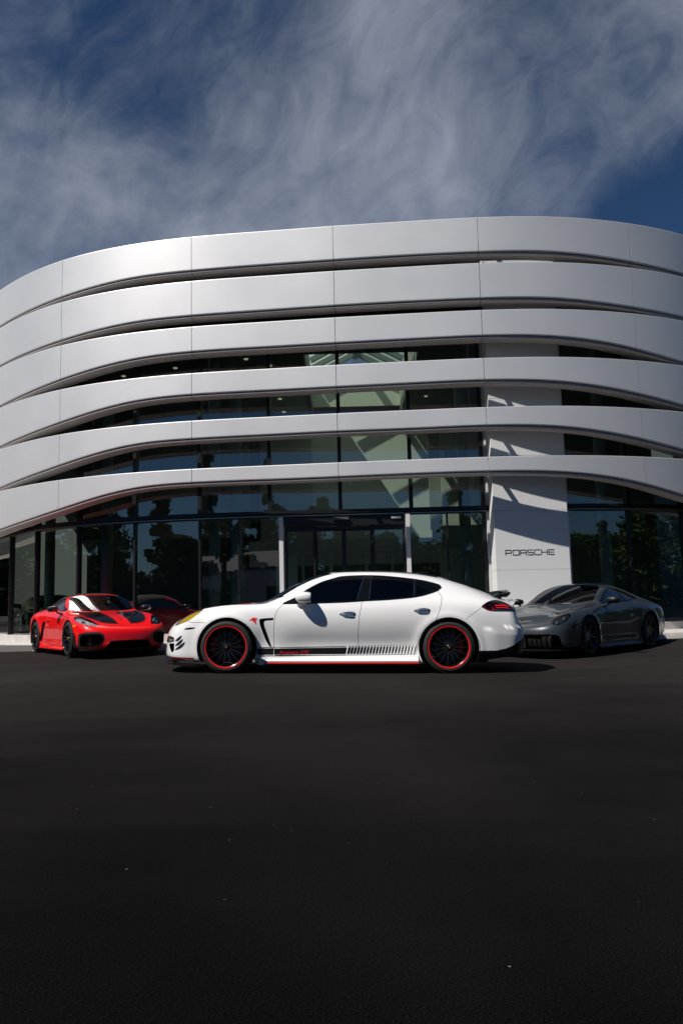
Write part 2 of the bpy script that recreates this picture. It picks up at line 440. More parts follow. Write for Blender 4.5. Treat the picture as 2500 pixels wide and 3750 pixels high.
bld = empty('showroom_building', (0, 17, 0))
tag(bld, 'curved glass showroom wrapped in six silver horizontal bands behind the cars', 'building')
INV = Matrix.Translation((0, -17, 0))
def bpart(o):
    o.parent = bld; o.matrix_parent_inverse = INV; return o
G = 0.006
for k in range(6):
    for a, b in zip(JOINTS[:-1], JOINTS[1:]):
        n = max(8, int((b - a) / 0.14))
        sv = np.linspace(a + G, b - G, n)
        zb = _zb[k](sv)
        rows = []
        # section: (outward offset, z rel) - folded top edge, face, small radius at the bottom, return
        for off, zr in ((-0.22, ('t', 0.0)), (-0.012, ('t', 0.0)), (-0.003, ('t', -0.004)), (0.0, ('t', -0.012)), (0.0, ('t', -0.022)), (0.0, ('m', .33)), (0.0, ('m', .66)),
                        (0.0, ('b', 0.030)), (0.0, ('b', 0.018)), (-0.006, ('b', 0.006)), (-0.022, ('b', 0.0)), (-0.06, ('b', 0.0))):
            p = plan(sv, off)
            z = (ZT[k] + zr[1]) * np.ones(n) if zr[0] == 't' else (zb + zr[1] if zr[0] == 'b' else ZT[k] + (zb - ZT[k]) * zr[1])
            rows.append(np.column_stack([p, z]))
        m = len(rows)
        vs = np.concatenate(rows); fs = [(j * n + i, (j + 1) * n + i, (j + 1) * n + i + 1, j * n + i + 1) for j in range(m - 1) for i in range(n - 1)]
        # folded edges at the joint
        base = len(vs); cap = []
        for end in (0, n - 1):
            col = [j * n + end for j in range(m)]
            ins = vs[col].copy(); dirp = plan(np.array([sv[end]]), -1.0)[0] - plan(np.array([sv[end]]), 0)[0]
            ins[:, :2] += dirp * 0.05; cap.append(ins)
            b0 = base + (0 if end == 0 else m)
            for j in range(2, m - 2):
                q = (col[j], col[j + 1], b0 + j + 1, b0 + j); fs.append(q if end else q[::-1])
        vs = np.concatenate([vs] + cap)
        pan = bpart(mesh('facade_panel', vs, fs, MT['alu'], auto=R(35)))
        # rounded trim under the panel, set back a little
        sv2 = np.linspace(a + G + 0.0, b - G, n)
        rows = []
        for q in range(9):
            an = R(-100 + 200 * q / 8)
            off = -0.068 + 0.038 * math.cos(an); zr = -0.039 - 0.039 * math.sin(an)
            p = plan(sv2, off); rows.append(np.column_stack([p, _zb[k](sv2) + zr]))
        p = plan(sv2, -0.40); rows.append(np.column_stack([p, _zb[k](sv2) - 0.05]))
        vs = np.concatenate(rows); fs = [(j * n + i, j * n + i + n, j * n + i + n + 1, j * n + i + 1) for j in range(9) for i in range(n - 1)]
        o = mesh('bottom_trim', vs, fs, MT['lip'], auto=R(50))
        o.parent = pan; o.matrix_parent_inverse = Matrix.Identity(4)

    for jn in JOINTS[2:9]:
        q0 = plan(np.array([jn + .22]), -0.05)[0]; q1 = plan(np.array([jn + .22]), -0.95)[0]
        zc = ZT[k] - .18
        br = MB().box(((q0[0] + q1[0]) / 2, (q0[1] + q1[1]) / 2, zc), (0.07, float(np.linalg.norm(q1 - q0)), 0.10), math.atan2(q1[1] - q0[1], q1[0] - q0[0]) - math.pi / 2)
        bpart(br.build('band_bracket', MT['white_frame']))
# wall behind the upper bands
def ribbon(name, off_curve, z0, z1, mat, thick=0.0, parent=None, step=0.2):
    pts = np.asarray(off_curve); n = len(pts)
    vs = [(x, y, z0) for x, y in pts] + [(x, y, z1) for x, y in pts]
    fs = [(i, i + 1, n + i + 1, n + i) for i in range(n - 1)]
    if thick:
        d = np.gradient(pts, axis=0); d /= np.linalg.norm(d, axis=1)[:, None]; nr = np.stack([d[:, 1], -d[:, 0]], 1)
        bk = pts - nr * thick
        vs += [(x, y, z0) for x, y in bk] + [(x, y, z1) for x, y in bk]
        fs += [(2 * n + i + 1, 2 * n + i, 3 * n + i, 3 * n + i + 1) for i in range(n - 1)]
        fs += [(i + 1, i, 2 * n + i, 2 * n + i + 1) for i in range(n - 1)] + [(n + i, n + i + 1, 3 * n + i + 1, 3 * n + i) for i in range(n - 1)]
        fs += [(0, n, 3 * n, 2 * n), (n - 1, 3 * n - 1, 4 * n - 1, 2 * n - 1)]
    return mesh(name, vs, fs, mat)
SV = np.linspace(-8.0, 28.3, 190)
bpart(ribbon('parapet_wall', plan(SV, -0.75), 7.14, 9.34, MT['black_metal'], 0.2))
bpart(ribbon('louvre_strip', plan(np.linspace(1.2, 12.6, 70), -0.45), 8.47, 8.76, MT['louvre'], 0.03))
bpart(ribbon('louvre_strip', plan(np.linspace(1.2, 12.6, 70), -0.42), 8.44, 8.485, MT['louvre'], 0.05))

# glazing curve
GP = [(-13.0, 29.2), (-11.5, 25.8), (-9.5, 22.3), (-7.72, 20.20), (-6.32, 19.27), (-4.86, 18.74), (-3.27, 18.45), (-1.5, 18.31), (0, 18.29), (1.5, 18.26), (3.36, 18.23),
      (5.13, 18.26), (6.66, 18.52), (8.2, 19.15), (10.0, 20.6), (11.3, 22.9), (12.0, 27.2)]
gs = np.concatenate([[0], np.cumsum(np.linalg.norm(np.diff(np.array(GP), axis=0), axis=1))])
_gl = nat_spline(gs, np.array(GP))
def gx(x):
    lo, hi = 0.0, gs[-1]
    for _ in range(40):
        md = (lo + hi) / 2
        if _gl(md)[0][0] < x: lo = md
        else: hi = md
    return lo
def gpt(sv, off=0.0):
    p = _gl(sv); d = _gl(np.asarray(sv) + .02) - _gl(np.asarray(sv) - .02); d /= np.linalg.norm(d, axis=1)[:, None]
    return p + np.stack([d[:, 1], -d[:, 0]], 1) * off
S_PL, S_PR = gx(3.40), gx(5.10)
# mullion positions: upper row and ground row
low_x = [-12.6, -11.5, -10.2, -8.9, -7.74, -6.38, -4.87, -3.29]
up_x = [-12.6, -11.5, -10.2, -8.9, -7.74, -6.38, -4.87, -3.29, -1.65, -0.02, 1.61]
r_x = [5.14, 6.67, 8.2, 9.6, 10.7, 11.5]
SILL, TR0, TR1, TOPZ = 0.36, 2.966, 3.113, 7.12
def pane(name, s0, s1, z0, z1, off=0.0):
    n = max(3, int((s1 - s0) / 0.3) + 1)
    # each pane is flat: facets of the curve
    p = gpt(np.array([s0, s1]), off)
    vs = [(p[0][0], p[0][1], z0), (p[1][0], p[1][1], z0), (p[1][0], p[1][1], z1), (p[0][0], p[0][1], z1)]
    return bpart(mesh(name, vs, [(0, 1, 2, 3)], MT['glass']))
def mullion(sv, z0, z1, w=0.06, d=0.14, mat='black_metal', off=0.0, name='mullion'):
    p = gpt(np.array([sv]), off)[0]; q = gpt(np.array([sv + .05]), off)[0] - gpt(np.array([sv - .05]), off)[0]
    b = MB().box((p[0], p[1], (z0 + z1) / 2), (w, d, z1 - z0), math.atan2(q[1], q[0]))
    return bpart(b.build(name, MT[mat]))
lowS = [gx(x) for x in low_x]; upS = [gx(x) for x in up_x]; rS = [gx(x) for x in r_x]
for a, b in zip(lowS[:-1], lowS[1:]): pane('window_pane', a + .02, b - .02, SILL, TR0)
for a, b in zip(upS[:-1], upS[1:]): pane('window_pane', a + .02, b - .02, TR1, TOPZ)
pane('window_pane', upS[-1] + .02, S_PL - .05, TR1, TOPZ)
for a, b in zip(rS[:-1], rS[1:]):
    pane('window_pane', a + .02, b - .02, SILL, TR0); pane('window_pane', a + .02, b - .02, TR1, TOPZ)
for s_ in lowS: mullion(s_, SILL, TR0, 0.05)
for s_ in upS: mullion(s_, TR1, TOPZ, 0.085, 0.16)
for s_ in rS[1:]: mullion(s_, SILL, TR0, 0.05); mullion(s_, TR1, TOPZ, 0.085, 0.16)
# panes beside the doors
sA, sB = gx(-3.29), gx(-1.45); sM = gx(-2.38)
pane('window_pane', sA + .02, sM - .015, SILL, TR0); pane('window_pane', sM + .015, sB - .02, SILL, TR0)
mullion(sM, SILL, TR0, 0.035, 0.10)
sC, sD, sM2 = gx(1.56), gx(3.28), gx(2.42)
pane('window_pane', sC + .02, sM2 - .015, SILL, TR0); pane('window_pane', sM2 + .015, sD - .02, SILL, TR0)
mullion(sM2, SILL, TR0, 0.035, 0.10)
mullion(gx(3.26), SILL, TR0, 0.06, 0.12); mullion(gx(3.26), TR1, TOPZ, 0.075, 0.14)
# white jambs
for x in (-1.39, 1.51): mullion(gx(x), 0.18, TR0 - .003, 0.095, 0.20, 'white_frame', 0.05, 'door_jamb')
mullion(gx(3.355), 0.18, TR0 - .003, 0.085, 0.22, 'white_frame', 0.05, 'door_jamb'); mullion(gx(3.355), TR1 + .003, 7.12, 0.05, 0.16, 'white_frame', 0.0, 'door_jamb')
mullion(gx(5.155), 0.36, TR0 - .01, 0.07, 0.16, 'white_frame', 0.04, 'door_jamb'); mullion(gx(5.155), TR1 + .01, 7.12, 0.05, 0.16, 'white_frame', 0.04, 'door_jamb')
# transom band
def transom(s0, s1):
    n = max(4, int((s1 - s0) / .3)); sv = np.linspace(s0, s1, n)
    bpart(ribbon('transom_beam', gpt(sv, 0.10), TR0, TR1, MT['black_metal'], 0.22))
    bpart(ribbon('transom_strip', gpt(sv, 0.118), TR0 + 0.012, TR0 + 0.026, MT['trim_strip'], 0.016))
    bpart(ribbon('transom_strip', gpt(sv, 0.135), TR0 + 0.062, TR0 + 0.078, MT['black_metal'], 0.03))
transom(lowS[0], S_PL - .02); transom(S_PR + .03, rS[-1])
bpart(ribbon('sill_plinth', gpt(np.linspace(lowS[0], gx(-1.48), 60), 0.08), 0.18, SILL, MT['concrete'], 0.25))
bpart(ribbon('sill_plinth', gpt(np.linspace(gx(1.58), S_PL - .06, 20), 0.08), 0.18, SILL, MT['concrete'], 0.25))
bpart(ribbon('sill_plinth', gpt(np.linspace(S_PR + .02, rS[-1], 50), 0.08), 0.18, SILL, MT['concrete'], 0.25))
# automatic sliding doors
bpart(MB().box((0.06, 18.32, 2.853), (2.76, 0.22, 0.22)).build('door_header', MT['black_metal']))
b = MB().box((-0.02, 18.17, 2.90), (0.36, 0.07, 0.06)).build('door_sensor', pmat('sensor_grey', (0.10, 0.10, 0.11), rough=0.3)); bpart(b)
b = MB().box((1.25, 18.19, 2.90), (0.22, 0.03, 0.045)).build('door_sticker', MT['white_frame']); bpart(b)
b = MB().box((0.05, 18.16, 2.69), (0.34, 0.10, 0.05)).build('door_sensor', MT['black_metal']); bpart(b)
dxs = [-1.31, -0.62, 0.04, 0.70, 1.445]
for i, (a, c) in enumerate(zip(dxs[:-1], dxs[1:])):
    yy = 18.33 if i in (0, 3) else 18.40
    fr = MB()
    for x in (a + .025, c - .025): fr.box((x, yy, 1.46), (0.05, 0.05, 2.56))
    fr.box(((a + c) / 2, yy, 2.68), (c - a - .1, 0.05, 0.10)); fr.box(((a + c) / 2, yy, 0.24), (c - a - .1, 0.05, 0.10))
    d = bpart(fr.build('sliding_door', MT['black_metal']))
    g = mesh('door_glass', [(a + .05, yy, .29), (c - .05, yy, .29), (c - .05, yy, 2.63), (a + .05, yy, 2.63)], [(0, 1, 2, 3)], MT['glass'])
    g.parent = d
for zz_ in (1.22, 1.08):
    bpart(MB().box((-1.0, 18.44, zz_), (0.46, 0.03, 0.035)).build('push_bar', MT['white_frame']))

# white entrance wall with the sign
PA = R(6.0)
def pbox(c, d):
    return MB().box((4.215 - 0.26 * math.sin(PA) * 0 + (c[0] - 4.215) * math.cos(PA) - (c[1] - 17.915) * math.sin(PA), 17.915 + (c[0] - 4.215) * math.sin(PA) + (c[1] - 17.915) * math.cos(PA), c[2]), d, PA)
pil = bpart(pbox((4.215, 17.93, 4.76), (1.64, 0.30, 9.1)).build('entrance_wall', MT['joint']))
zc = 0.14; cuts = [0.17, 1.60, 2.93, 4.18, 5.50, 6.82, 8.14, 9.32]
for z0, z1 in zip(cuts[:-1], cuts[1:]):
    b = pbox((4.215, 17.915, (z0 + z1) / 2), (1.70, 0.345, z1 - z0 - 0.005))
    o = b.build('wall_panel', MT['white_wall']); o.parent = pil; bevel_obj(o, 0.004)
# letters of the sign: strokes on a wide square alphabet, unit cell w x 1
def stroke_letters(word, h, gapw, th, depth, mat, parent, x0, z0, y0, adv=None):
    T = th / h
    A = {'P': (1.45, [((0, 0), (0, 1)), ((0, 1), (1.25, 1)), ((1.40, .86), (1.40, .56)), ((1.25, .42), (0.1, .42))], [((1.25, 1), (1.40, .86)), ((1.40, .56), (1.25, .42))]),
         'O': (1.50, [((.15, 0), (1.30, 0)), ((.15, 1), (1.30, 1)), ((0, .15), (0, .85)), ((1.45, .15), (1.45, .85))], [((0, .15), (.15, 0)), ((0, .85), (.15, 1)), ((1.45, .15), (1.30, 0)), ((1.45, .85), (1.30, 1))]),
         'R': (1.50, [((0, 0), (0, 1)), ((0, 1), (1.25, 1)), ((1.42, .86), (1.42, .58)), ((1.27, .44), (0.1, .44)), ((1.42, .0), (1.42, .30))], [((1.25, 1), (1.42, .86)), ((1.42, .58), (1.27, .44)), ((1.27, .44), (1.42, .30))]),
         'S': (1.35, [((0, 0), (1.2, 0)), ((.12, .5), (1.2, .5)), ((.12, 1), (1.32, 1)), ((0, .62), (0, .88)), ((1.32, .12), (1.32, .38))], [((0, .62), (.12, .5)), ((0, .88), (.12, 1)), ((1.32, .12), (1.2, 0)), ((1.32, .38), (1.2, .5))]),
         'C': (1.35, [((.15, 0), (1.3, 0)), ((.15, 1), (1.3, 1)), ((0, .15), (0, .85))], [((0, .15), (.15, 0)), ((0, .85), (.15, 1))]),
         'H': (1.45, [((0, 0), (0, 1)), ((1.38, 0), (1.38, 1)), ((.1, .5), (1.3, .5))], []),
         'E': (1.35, [((.15, 0), (1.3, 0)), ((.15, 1), (1.3, 1)), ((.1, .5), (1.3, .5)), ((0, .15), (0, .85))], [((0, .15), (.15, 0)), ((0, .85), (.15, 1))])}
    x = x0
    for ch in word:
        w, st, dg = A[ch]
        m = MB()
        for k, ((ax, az), (bx, bz)) in enumerate(st + dg):
            L = math.hypot(bx - ax, bz - az); an = math.atan2(bz - az, bx - ax)
            mt_ = Matrix.Rotation(-an, 3, 'Y')
            dd = depth - 0.0008 * (k % 3)
            m.box((x + (ax + bx) / 2 * h, y0 - dd / 2 + 0.0, z0 + (az + bz) / 2 * h), ((L + T * .95) * h, dd, th + 0.0002 * k), mtx=mt_)
        o = m.build('letter', mat, parent)
        x += (w + gapw) * h
    return x
sgn = empty('wall_sign', (0, 0, 0))
tag(sgn, 'row of seven black metal letters standing off the white entrance wall', 'sign')
WORD = 'PORSCHE'
xe = stroke_letters(WORD, 0.108, 0.30, 0.021, 0.016, MT['sign'], sgn, 0, 0, 0)
wtot = xe - 0.30 * 0.108
sgn.location = (3.615, 17.692, 1.932); sgn.rotation_euler = (0, 0, PA); sgn.scale = (1.115 / wtot, 1, 1)
for c in list(sgn.children):
    b = MB()
    xs_ = [v.co.x for v in c.data.vertices]
    b.cyl((min(xs_) + .02, 0, 0.05), (min(xs_) + .02, 0.022, 0.05), 0.006, n=6); b.cyl((max(xs_) - .02, 0, 0.05), (max(xs_) - .02, 0.022, 0.05), 0.006, n=6)
    b.build('standoff', MT['sign'], c)

# ------------------------------------------------------------------ inside
bpart(MB().box((0, 26.6, 0.09), (36, 16.2, 0.18)).build('interior_floor', MT['floor_in']))
bpart(MB().box((0, 31.0, 4.5), (30, 0.2, 9)).build('back_wall', MT['wall_dark']))
AX0, AX1, AY0, AY1 = -0.85, 2.0, 19.2, 25.6
def ceil_piece(pts, z0=7.13, z1=7.42):
    n = len(pts); vs = [(x, y, z0) for x, y in pts] + [(x, y, z1) for x, y in pts]
    fs = [tuple(range(n)), tuple(range(2 * n - 1, n - 1, -1))] + [(i, (i + 1) % n, n + (i + 1) % n, n + i) for i in range(n)]
    return bpart(mesh('ceiling_slab', vs, fs, MT['ceil']))
rim = [tuple(q) for q in plan(np.linspace(-7.5, 27.5, 80), -0.80)]
L_ = [q for q in rim if q[0] < AX0 - .02]; C_ = [q for q in rim if AX0 + .02 < q[0] < AX1 - .02]; R_ = [q for q in rim if q[0] > AX1 + .02]
yc = float(plan(np.array([9.7]), -0.80)[0][1])
ceil_piece(L_ + [(AX0, yc), (AX0, 30.9), (L_[0][0], 30.9)])
ceil_piece([(AX0, yc + .02)] + C_ + [(AX1, yc - .02), (AX1, AY0), (AX0, AY0)])
ceil_piece([(AX1, yc - .02)] + R_ + [(R_[-1][0], 30.9), (AX1, 30.9)])
ceil_piece([(AX0, AY1), (AX1, AY1), (AX1, 30.9), (AX0, 30.9)])
bpart(MB().box((-1.55, 23.6, 7.115), (1.1, 7.4, 0.03)).build('ceiling_strip', MT['wall_in']))
# atrium shaft and pitched rooflight
for c, d in (((AX0 - .05, (AY0 + AY1) / 2, 7.88), (0.1, AY1 - AY0, 0.90)), ((AX1 + .05, (AY0 + AY1) / 2, 7.88), (0.1, AY1 - AY0, 0.90)), (((AX0 + AX1) / 2, AY0 - .05, 7.88), (3.3, 0.1, 0.90))):
    bpart(MB().box(c, d).build('shaft_wall', MT['wall_in']))
bpart(MB().box((0.6, AY1 + .06, 4.3), (4.6, 0.12, 8.0)).build('atrium_wall', pmat('atrium_white', (0.78, 0.77, 0.70), rough=0.8)))
rid = (AX0 + AX1) / 2
MT['rooflight'], _t, _p = new_mat('rooflight_sheet')
_tr = N(_t, 'ShaderNodeBsdfTranslucent'); _tr.inputs[0].default_value = (0.62, 0.70, 0.58, 1)
_tp = N(_t, 'ShaderNodeBsdfTransparent'); _tp.inputs[0].default_value = (0.8, 0.88, 0.78, 1); _mx = N(_t, 'ShaderNodeMixShader'); _mx.inputs[0].default_value = 0.5
_t.links.new(_tr.outputs[0], _mx.inputs[1]); _t.links.new(_tp.outputs[0], _mx.inputs[2]); _t.links.new(_mx.outputs[0], _t.nodes['Material Output'].inputs[0])
MT['beam'] = pmat('rooflight_beam', (0.22, 0.235, 0.23), rough=0.5)
bpart(MB().box((rid, (AY0 + AY1) / 2, 9.11), (0.16, AY1 - AY0, 0.20)).build('rooflight_ridge', MT['beam']))
for i in range(8):
    y = AY0 + 0.3 + i * (AY1 - AY0 - .6) / 7
    for sgnx, xe_ in ((-1, AX0), (1, AX1)):
        L = math.hypot(xe_ - rid, 0.75)
        mt_ = Matrix.Rotation(math.atan2(0.75, abs(xe_ - rid)) * sgnx, 3, 'Y')
        bpart(MB().box(((rid + xe_) / 2 + sgnx * .04, y, 8.73), (L - .12, 0.12, 0.16), mtx=mt_).build('rooflight_rafter', MT['beam']))
for sgnx, xe_ in ((-1, AX0), (1, AX1)):
    vs = [(rid + sgnx * .0, AY0, 9.26), (xe_ + sgnx * .1, AY0, 8.48), (xe_ + sgnx * .1, AY1, 8.48), (rid, AY1, 9.26)]
    bpart(mesh('rooflight_pane', vs, [(0, 1, 2, 3)], MT['rooflight']))
# interior walls
def iwall(x0, x1, y0, y1, z0, z1, mat, nm='interior_wall'):
    return bpart(MB().box(((x0 + x1) / 2, (y0 + y1) / 2, (z0 + z1) / 2), (x1 - x0, y1 - y0, z1 - z0)).build(nm, MT[mat]))
iwall(-7.6, -2.7, 23.3, 23.5, 3.0, 7.0, 'wall_mid')
iwall(-7.6, -2.9, 23.7, 23.9, 0.14, 2.6, 'wall_dark')
iwall(-2.55, -0.9, 25.0, 25.2, 3.0, 7.0, 'wall_in')
iwall(-2.6, 3.2, 22.2, 22.4, 2.05, 2.75, 'wall_in', 'bulkhead')
iwall(-2.2, 3.2, 24.0, 24.2, 0.14, 2.6, 'wall_dark')
iwall(2.5, 4.3, 20.4, 20.55, 0.14, 2.9, 'wall_in'); iwall(4.6, 9.5, 24.0, 24.2, 0.18, 7.12, 'wall_dark')
iwall(2.75, 3.1, 24.5, 24.7, 3.2, 6.6, 'wall_mid'); iwall(3.1, 4.3, 24.3, 24.45, 3.2, 6.6, 'wall_in')
for x in (-1.02, -0.30, 0.62, 1.28):
    bpart(MB().box((x, 20.6, 1.2), (0.06, 0.06, 2.1)).build('inner_door_frame', MT['white_frame']))
bpart(MB().box((0.1, 20.6, 2.29), (2.6, 0.08, 0.08)).build('inner_door_frame', MT['white_frame']))
bpart(MB().box((-1.45, 20.65, 1.2), (0.55, 0.08, 2.1)).build('inner_door_frame', MT['white_frame']))
MT['column'] = pmat('column_paint', (0.46, 0.47, 0.46), rough=0.6)
for x, y in ((-6.0, 20.3), (-3.1, 19.3), (-2.55, 19.2), (2.98, 19.2), (6.4, 19.4), (-8.3, 22.6)):
    bpart(MB().cyl((x, y, 0.14), (x, y, 7.12), 0.14, n=24).build('column', MT['column'], smooth=False, auto=R(40)))
proto = None
lights = [(-6.9, 21.0), (-5.7, 20.6), (-4.2, 20.0), (-3.0, 20.6), (-4.9, 21.8), (-3.4, 22.2), (-1.75, 19.9), (-1.75, 21.6), (-1.75, 23.2), (-1.75, 24.8),
          (2.62, 20.2), (2.62, 21.8), (2.62, 23.4), (3.8, 20.6), (-2.3, 19.4), (6.0, 20.6), (7.4, 21.5)]
for x, y in lights:
    if proto is None:
        proto = bpart(MB().cyl((0, 0, 0), (0, 0, -0.02), 0.055, n=20).build('downlight', MT['lamp']))
        proto.location = (x, y - 0, 7.0)
        proto.location = (x, y, 7.125 if not (-2.1 < x < -1.0) else 7.095)
    else:
        o = inst(proto, 'downlight', bld); o.matrix_parent_inverse = INV
        o.location = (x, y, 7.125 if not (-2.1 < x < -1.0) else 7.095)
# long black numerals on the inner wall, seen through the glass beside the entrance
for x in (3.28, 3.42, 3.56):
    bpart(MB().box((x, 24.27, 5.25), (0.06, 0.03, 0.75)).build('wall_stripe', MT['sign']))

# ------------------------------------------------------------------ pavement with kerb
svp = np.linspace(-7.9, 28.2, 160)
kp = plan(svp, 0.42); inn = plan(svp, -1.6)
def curve_slab(name, outer, inner, z0, z1, mat, bev=0.03):
    n = len(outer)
    d = outer - inner; d /= np.linalg.norm(d, axis=1)[:, None]
    rows = [np.column_stack([outer, np.full(n, z0)]), np.column_stack([outer - d * .012, np.full(n, z1 - bev)]), np.column_stack([outer - d * (.012 + bev), np.full(n, z1)]), np.column_stack([inner, np.full(n, z1)])]
    vs = np.concatenate(rows)
    fs = [(j * n + i, j * n + i + 1, (j + 1) * n + i + 1, (j + 1) * n + i) for j in range(3) for i in range(n - 1)]
    return mesh(name, vs, fs, mat, auto=R(60))
# kerb stones: separate cast lengths
kd = kp - plan(svp, 0.24)
pav = curve_slab('pavement', plan(svp, 0.232), inn, 0.0, 0.185, MT['concrete'], 0.008); tag(pav, kind='structure')
for a in np.arange(-7.5, 27.0, 1.5):
    sv = np.linspace(a + .006, a + 1.494, 10)
    o = curve_slab('kerb_stone', plan(sv, 0.42), plan(sv, 0.238), -0.02, 0.188, MT['concrete'], 0.03)
    o.parent = pav

# ------------------------------------------------------------------ trees across the road, mirrored in the glass
def leaf_mat():
    m, t, p = new_mat('leaves')
    oi = N(t, 'ShaderNodeNewGeometry'); ramp = N(t, 'ShaderNodeValToRGB')
    ramp.color_ramp.elements[0].color = (0.020, 0.042, 0.014, 1); ramp.color_ramp.elements[1].color = (0.050, 0.088, 0.026, 1)
    t.links.new(oi.outputs['Random Per Island'], ramp.inputs[0]); t.links.new(ramp.outputs[0], p.inputs['Base Color'])
    p.inputs['Roughness'].default_value = 0.9; p.inputs['Specular IOR Level'].default_value = 0.1
    return m
MT['leaf'] = leaf_mat(); MT['bark'] = pmat('bark', (0.09, 0.07, 0.05), rough=0.9, var=0.3, vscale=8, bump=0.5, bscale=20)
def tree_data(h, w, n, seed, conifer=False):
    r = np.random.default_rng(seed)
    vs = []; fs = []
    cl = []
    for i in range(34):
        u = r.random(); z = h * (0.10 + 0.90 * u)
        rad = w * (math.sin(math.pi * (0.12 + 0.85 * u)) ** 0.7 if not conifer else (1.02 - u) * 0.8)
        a = r.random() * 6.283; q = math.sqrt(r.random()) * rad * .85
        cl.append((q * math.cos(a), q * math.sin(a), z, (0.28 if conifer else 0.38) * w * (0.6 + .6 * r.random())))
    for i in range(n):
        c = cl[r.integers(len(cl))]
        d = r.normal(size=3); d /= np.linalg.norm(d); rr = c[3] * r.random() ** 0.4
        p = np.array(c[:3]) + d * rr * np.array([1, 1, .75])
        a = r.normal(size=3); a /= np.linalg.norm(a); b = np.cross(a, r.normal(size=3)); b /= np.linalg.norm(b)
        s_ = (0.19 if i % 5 else 0.42) * (0.6 + r.random()); k = len(vs)
        if i % 5 == 0: p = np.array(c[:3]) + d * rr * .62
        vs += [p - a * s_, p + b * s_ * .6, p + a * s_, p - b * s_ * .6]; fs.append((k, k + 1, k + 2, k + 3))
    m = bpy.data.meshes.new('crown'); m.from_pydata([tuple(v) for v in vs], [], fs); m.materials.append(MT['leaf'])
    tb = MB(); tb.cyl((0, 0, 0), (0.1, 0, h * .45), 0.22, 0.14, n=10); tb.cyl((.1, 0, h * .44), (0, .1, h * .9), 0.14, 0.03, n=8)
    for c in cl[:9]: tb.cyl((0.05, 0, c[2] * .62), c[:3], 0.07, 0.02, n=6)
    m2 = bpy.data.meshes.new('trunk'); m2.from_pydata(tb.v, [], tb.f); m2.materials.append(MT['bark'])
    return m, m2
TD = [tree_data(11, 3.6, 4200, 1), tree_data(8.5, 4.0, 4200, 2), tree_data(14, 2.6, 3800, 3, True)]
def woods():
    r = np.random.default_rng(5); spots = []
    for i in range(270):
        a = R(-158 + 290 * i / 269 + r.normal() * 1.0); d = 58 + r.random() * 46
        spots.append((math.sin(a) * d, 6 - math.cos(a) * d, int(r.integers(3)), 0.6 + .65 * r.random()))
    spots += [(-14, -30, 2, 1.0), (-19, -26, 2, 1.15), (-9, -38, 0, 1.0), (4, -44, 1, 0.9), (17, -42, 0, .8), (-33, -16, 0, 1.0), (-31, -5, 1, .9), (-27, 8, 1, .7), (-26, 2, 1, .5), (-25, 12, 0, .6), (-30, 16, 1, .8), (-32, 24, 0, .9), (-28, 20, 1, .55), (-36, 6, 0, 1.0), (-34, -2, 2, .9), (27, 8, 1, .6), (31, 14, 0, .8), (34, 2, 1, .9), (29, -6, 0, .7), (36, 20, 0, .9), (24, -14, 2, .7)]
    for part, nm, mt_ in ((0, 'woods', 'leaf'), (1, 'woods_trunks', 'bark')):
        V = []; F = []; k = 0
        for x, y, q, s_ in spots:
            me = TD[q][part]; n = len(me.vertices); co = np.empty(n * 3); me.vertices.foreach_get('co', co); co = co.reshape(-1, 3) * s_
            c_, sn = math.cos(x * 3.1), math.sin(x * 3.1)
            V.append(np.column_stack([co[:, 0] * c_ - co[:, 1] * sn + x, co[:, 0] * sn + co[:, 1] * c_ + y, co[:, 2]]))
            F += [tuple(i + k for i in p.vertices) for p in me.polygons]; k += n
        o = mesh(nm, np.concatenate(V).tolist(), F, MT[mt_]); tag(o, kind='stuff')
    for pr in TD:
        for me in pr: bpy.data.meshes.remove(me)
woods()
# the low pale hall across the lot that the left-hand panes mirror
hall = empty('low_hall', (-16, -34, 0)); hall.rotation_euler = (0, 0, R(8))
tag(hall, 'low pale hall with a dark roof across the lot, mirrored in the glass', 'building')
MB().box((0, 0, 2.1), (17, 9, 4.2)).build('wall', pmat('pale_render', (0.55, 0.56, 0.58), rough=0.8), hall)
MB().add([(-8.7, 4.7, 4.2), (8.7, 4.7, 4.2), (8.7, 0, 6.0), (-8.7, 0, 6.0), (-8.7, -4.7, 4.2), (8.7, -4.7, 4.2)], [(0, 1, 2, 3), (3, 2, 5, 4), (0, 3, 4), (1, 5, 2)]).build('roof', pmat('slate_roof', (0.07, 0.07, 0.075), rough=0.8), hall)
for x in (-6, -2, 2, 6): MB().box((x, 4.51, 2.0), (1.6, .08, 1.5)).build('window', MT['black_metal'], hall)
# ------------------------------------------------------------------ car bodies: a smooth half shell cut along its panel lines
def _bw(t):
    return np.stack([(1 - t) ** 3, 3 * t ** 3 - 6 * t ** 2 + 4, -3 * t ** 3 + 3 * t ** 2 + 3 * t + 1, t ** 3], -1) / 6.0
def _pad(P):
    a = P[1] * np.array([1, -1, 1]); b = P[-2] * np.array([1, -1, 1])
    Q = np.concatenate([a[None], P, b[None]], 0)
    lo = 2 * Q[:, 0] - Q[:, 1]; hi = Q[:, -2] * np.array([1, -1, 1])
    return np.concatenate([lo[:, None], Q, hi[:, None]], 1)
def wrap(center, side, n=2, p=2.4, ym=None):
    """stations between the centreline profile of a nose or tail and the first full section"""
    out = [np.array([(x, 0.0, z) for x, z in center])]
    side = np.array(side)
    for k in range(1, n + 1):
        t = math.pi / 2 * k / (n + 1)
        sy = math.sin(t) ** (2 / p); cx = math.cos(t) ** (2 / p)
        row = []
        for (xc, zc), (xs, ys, zs) in zip(center, side):
            row.append((xs - (xs - xc) * cx, ys * sy, zs - (zs - zc) * (cx ** 1.3)))
        out.append(np.array(row))
    return out
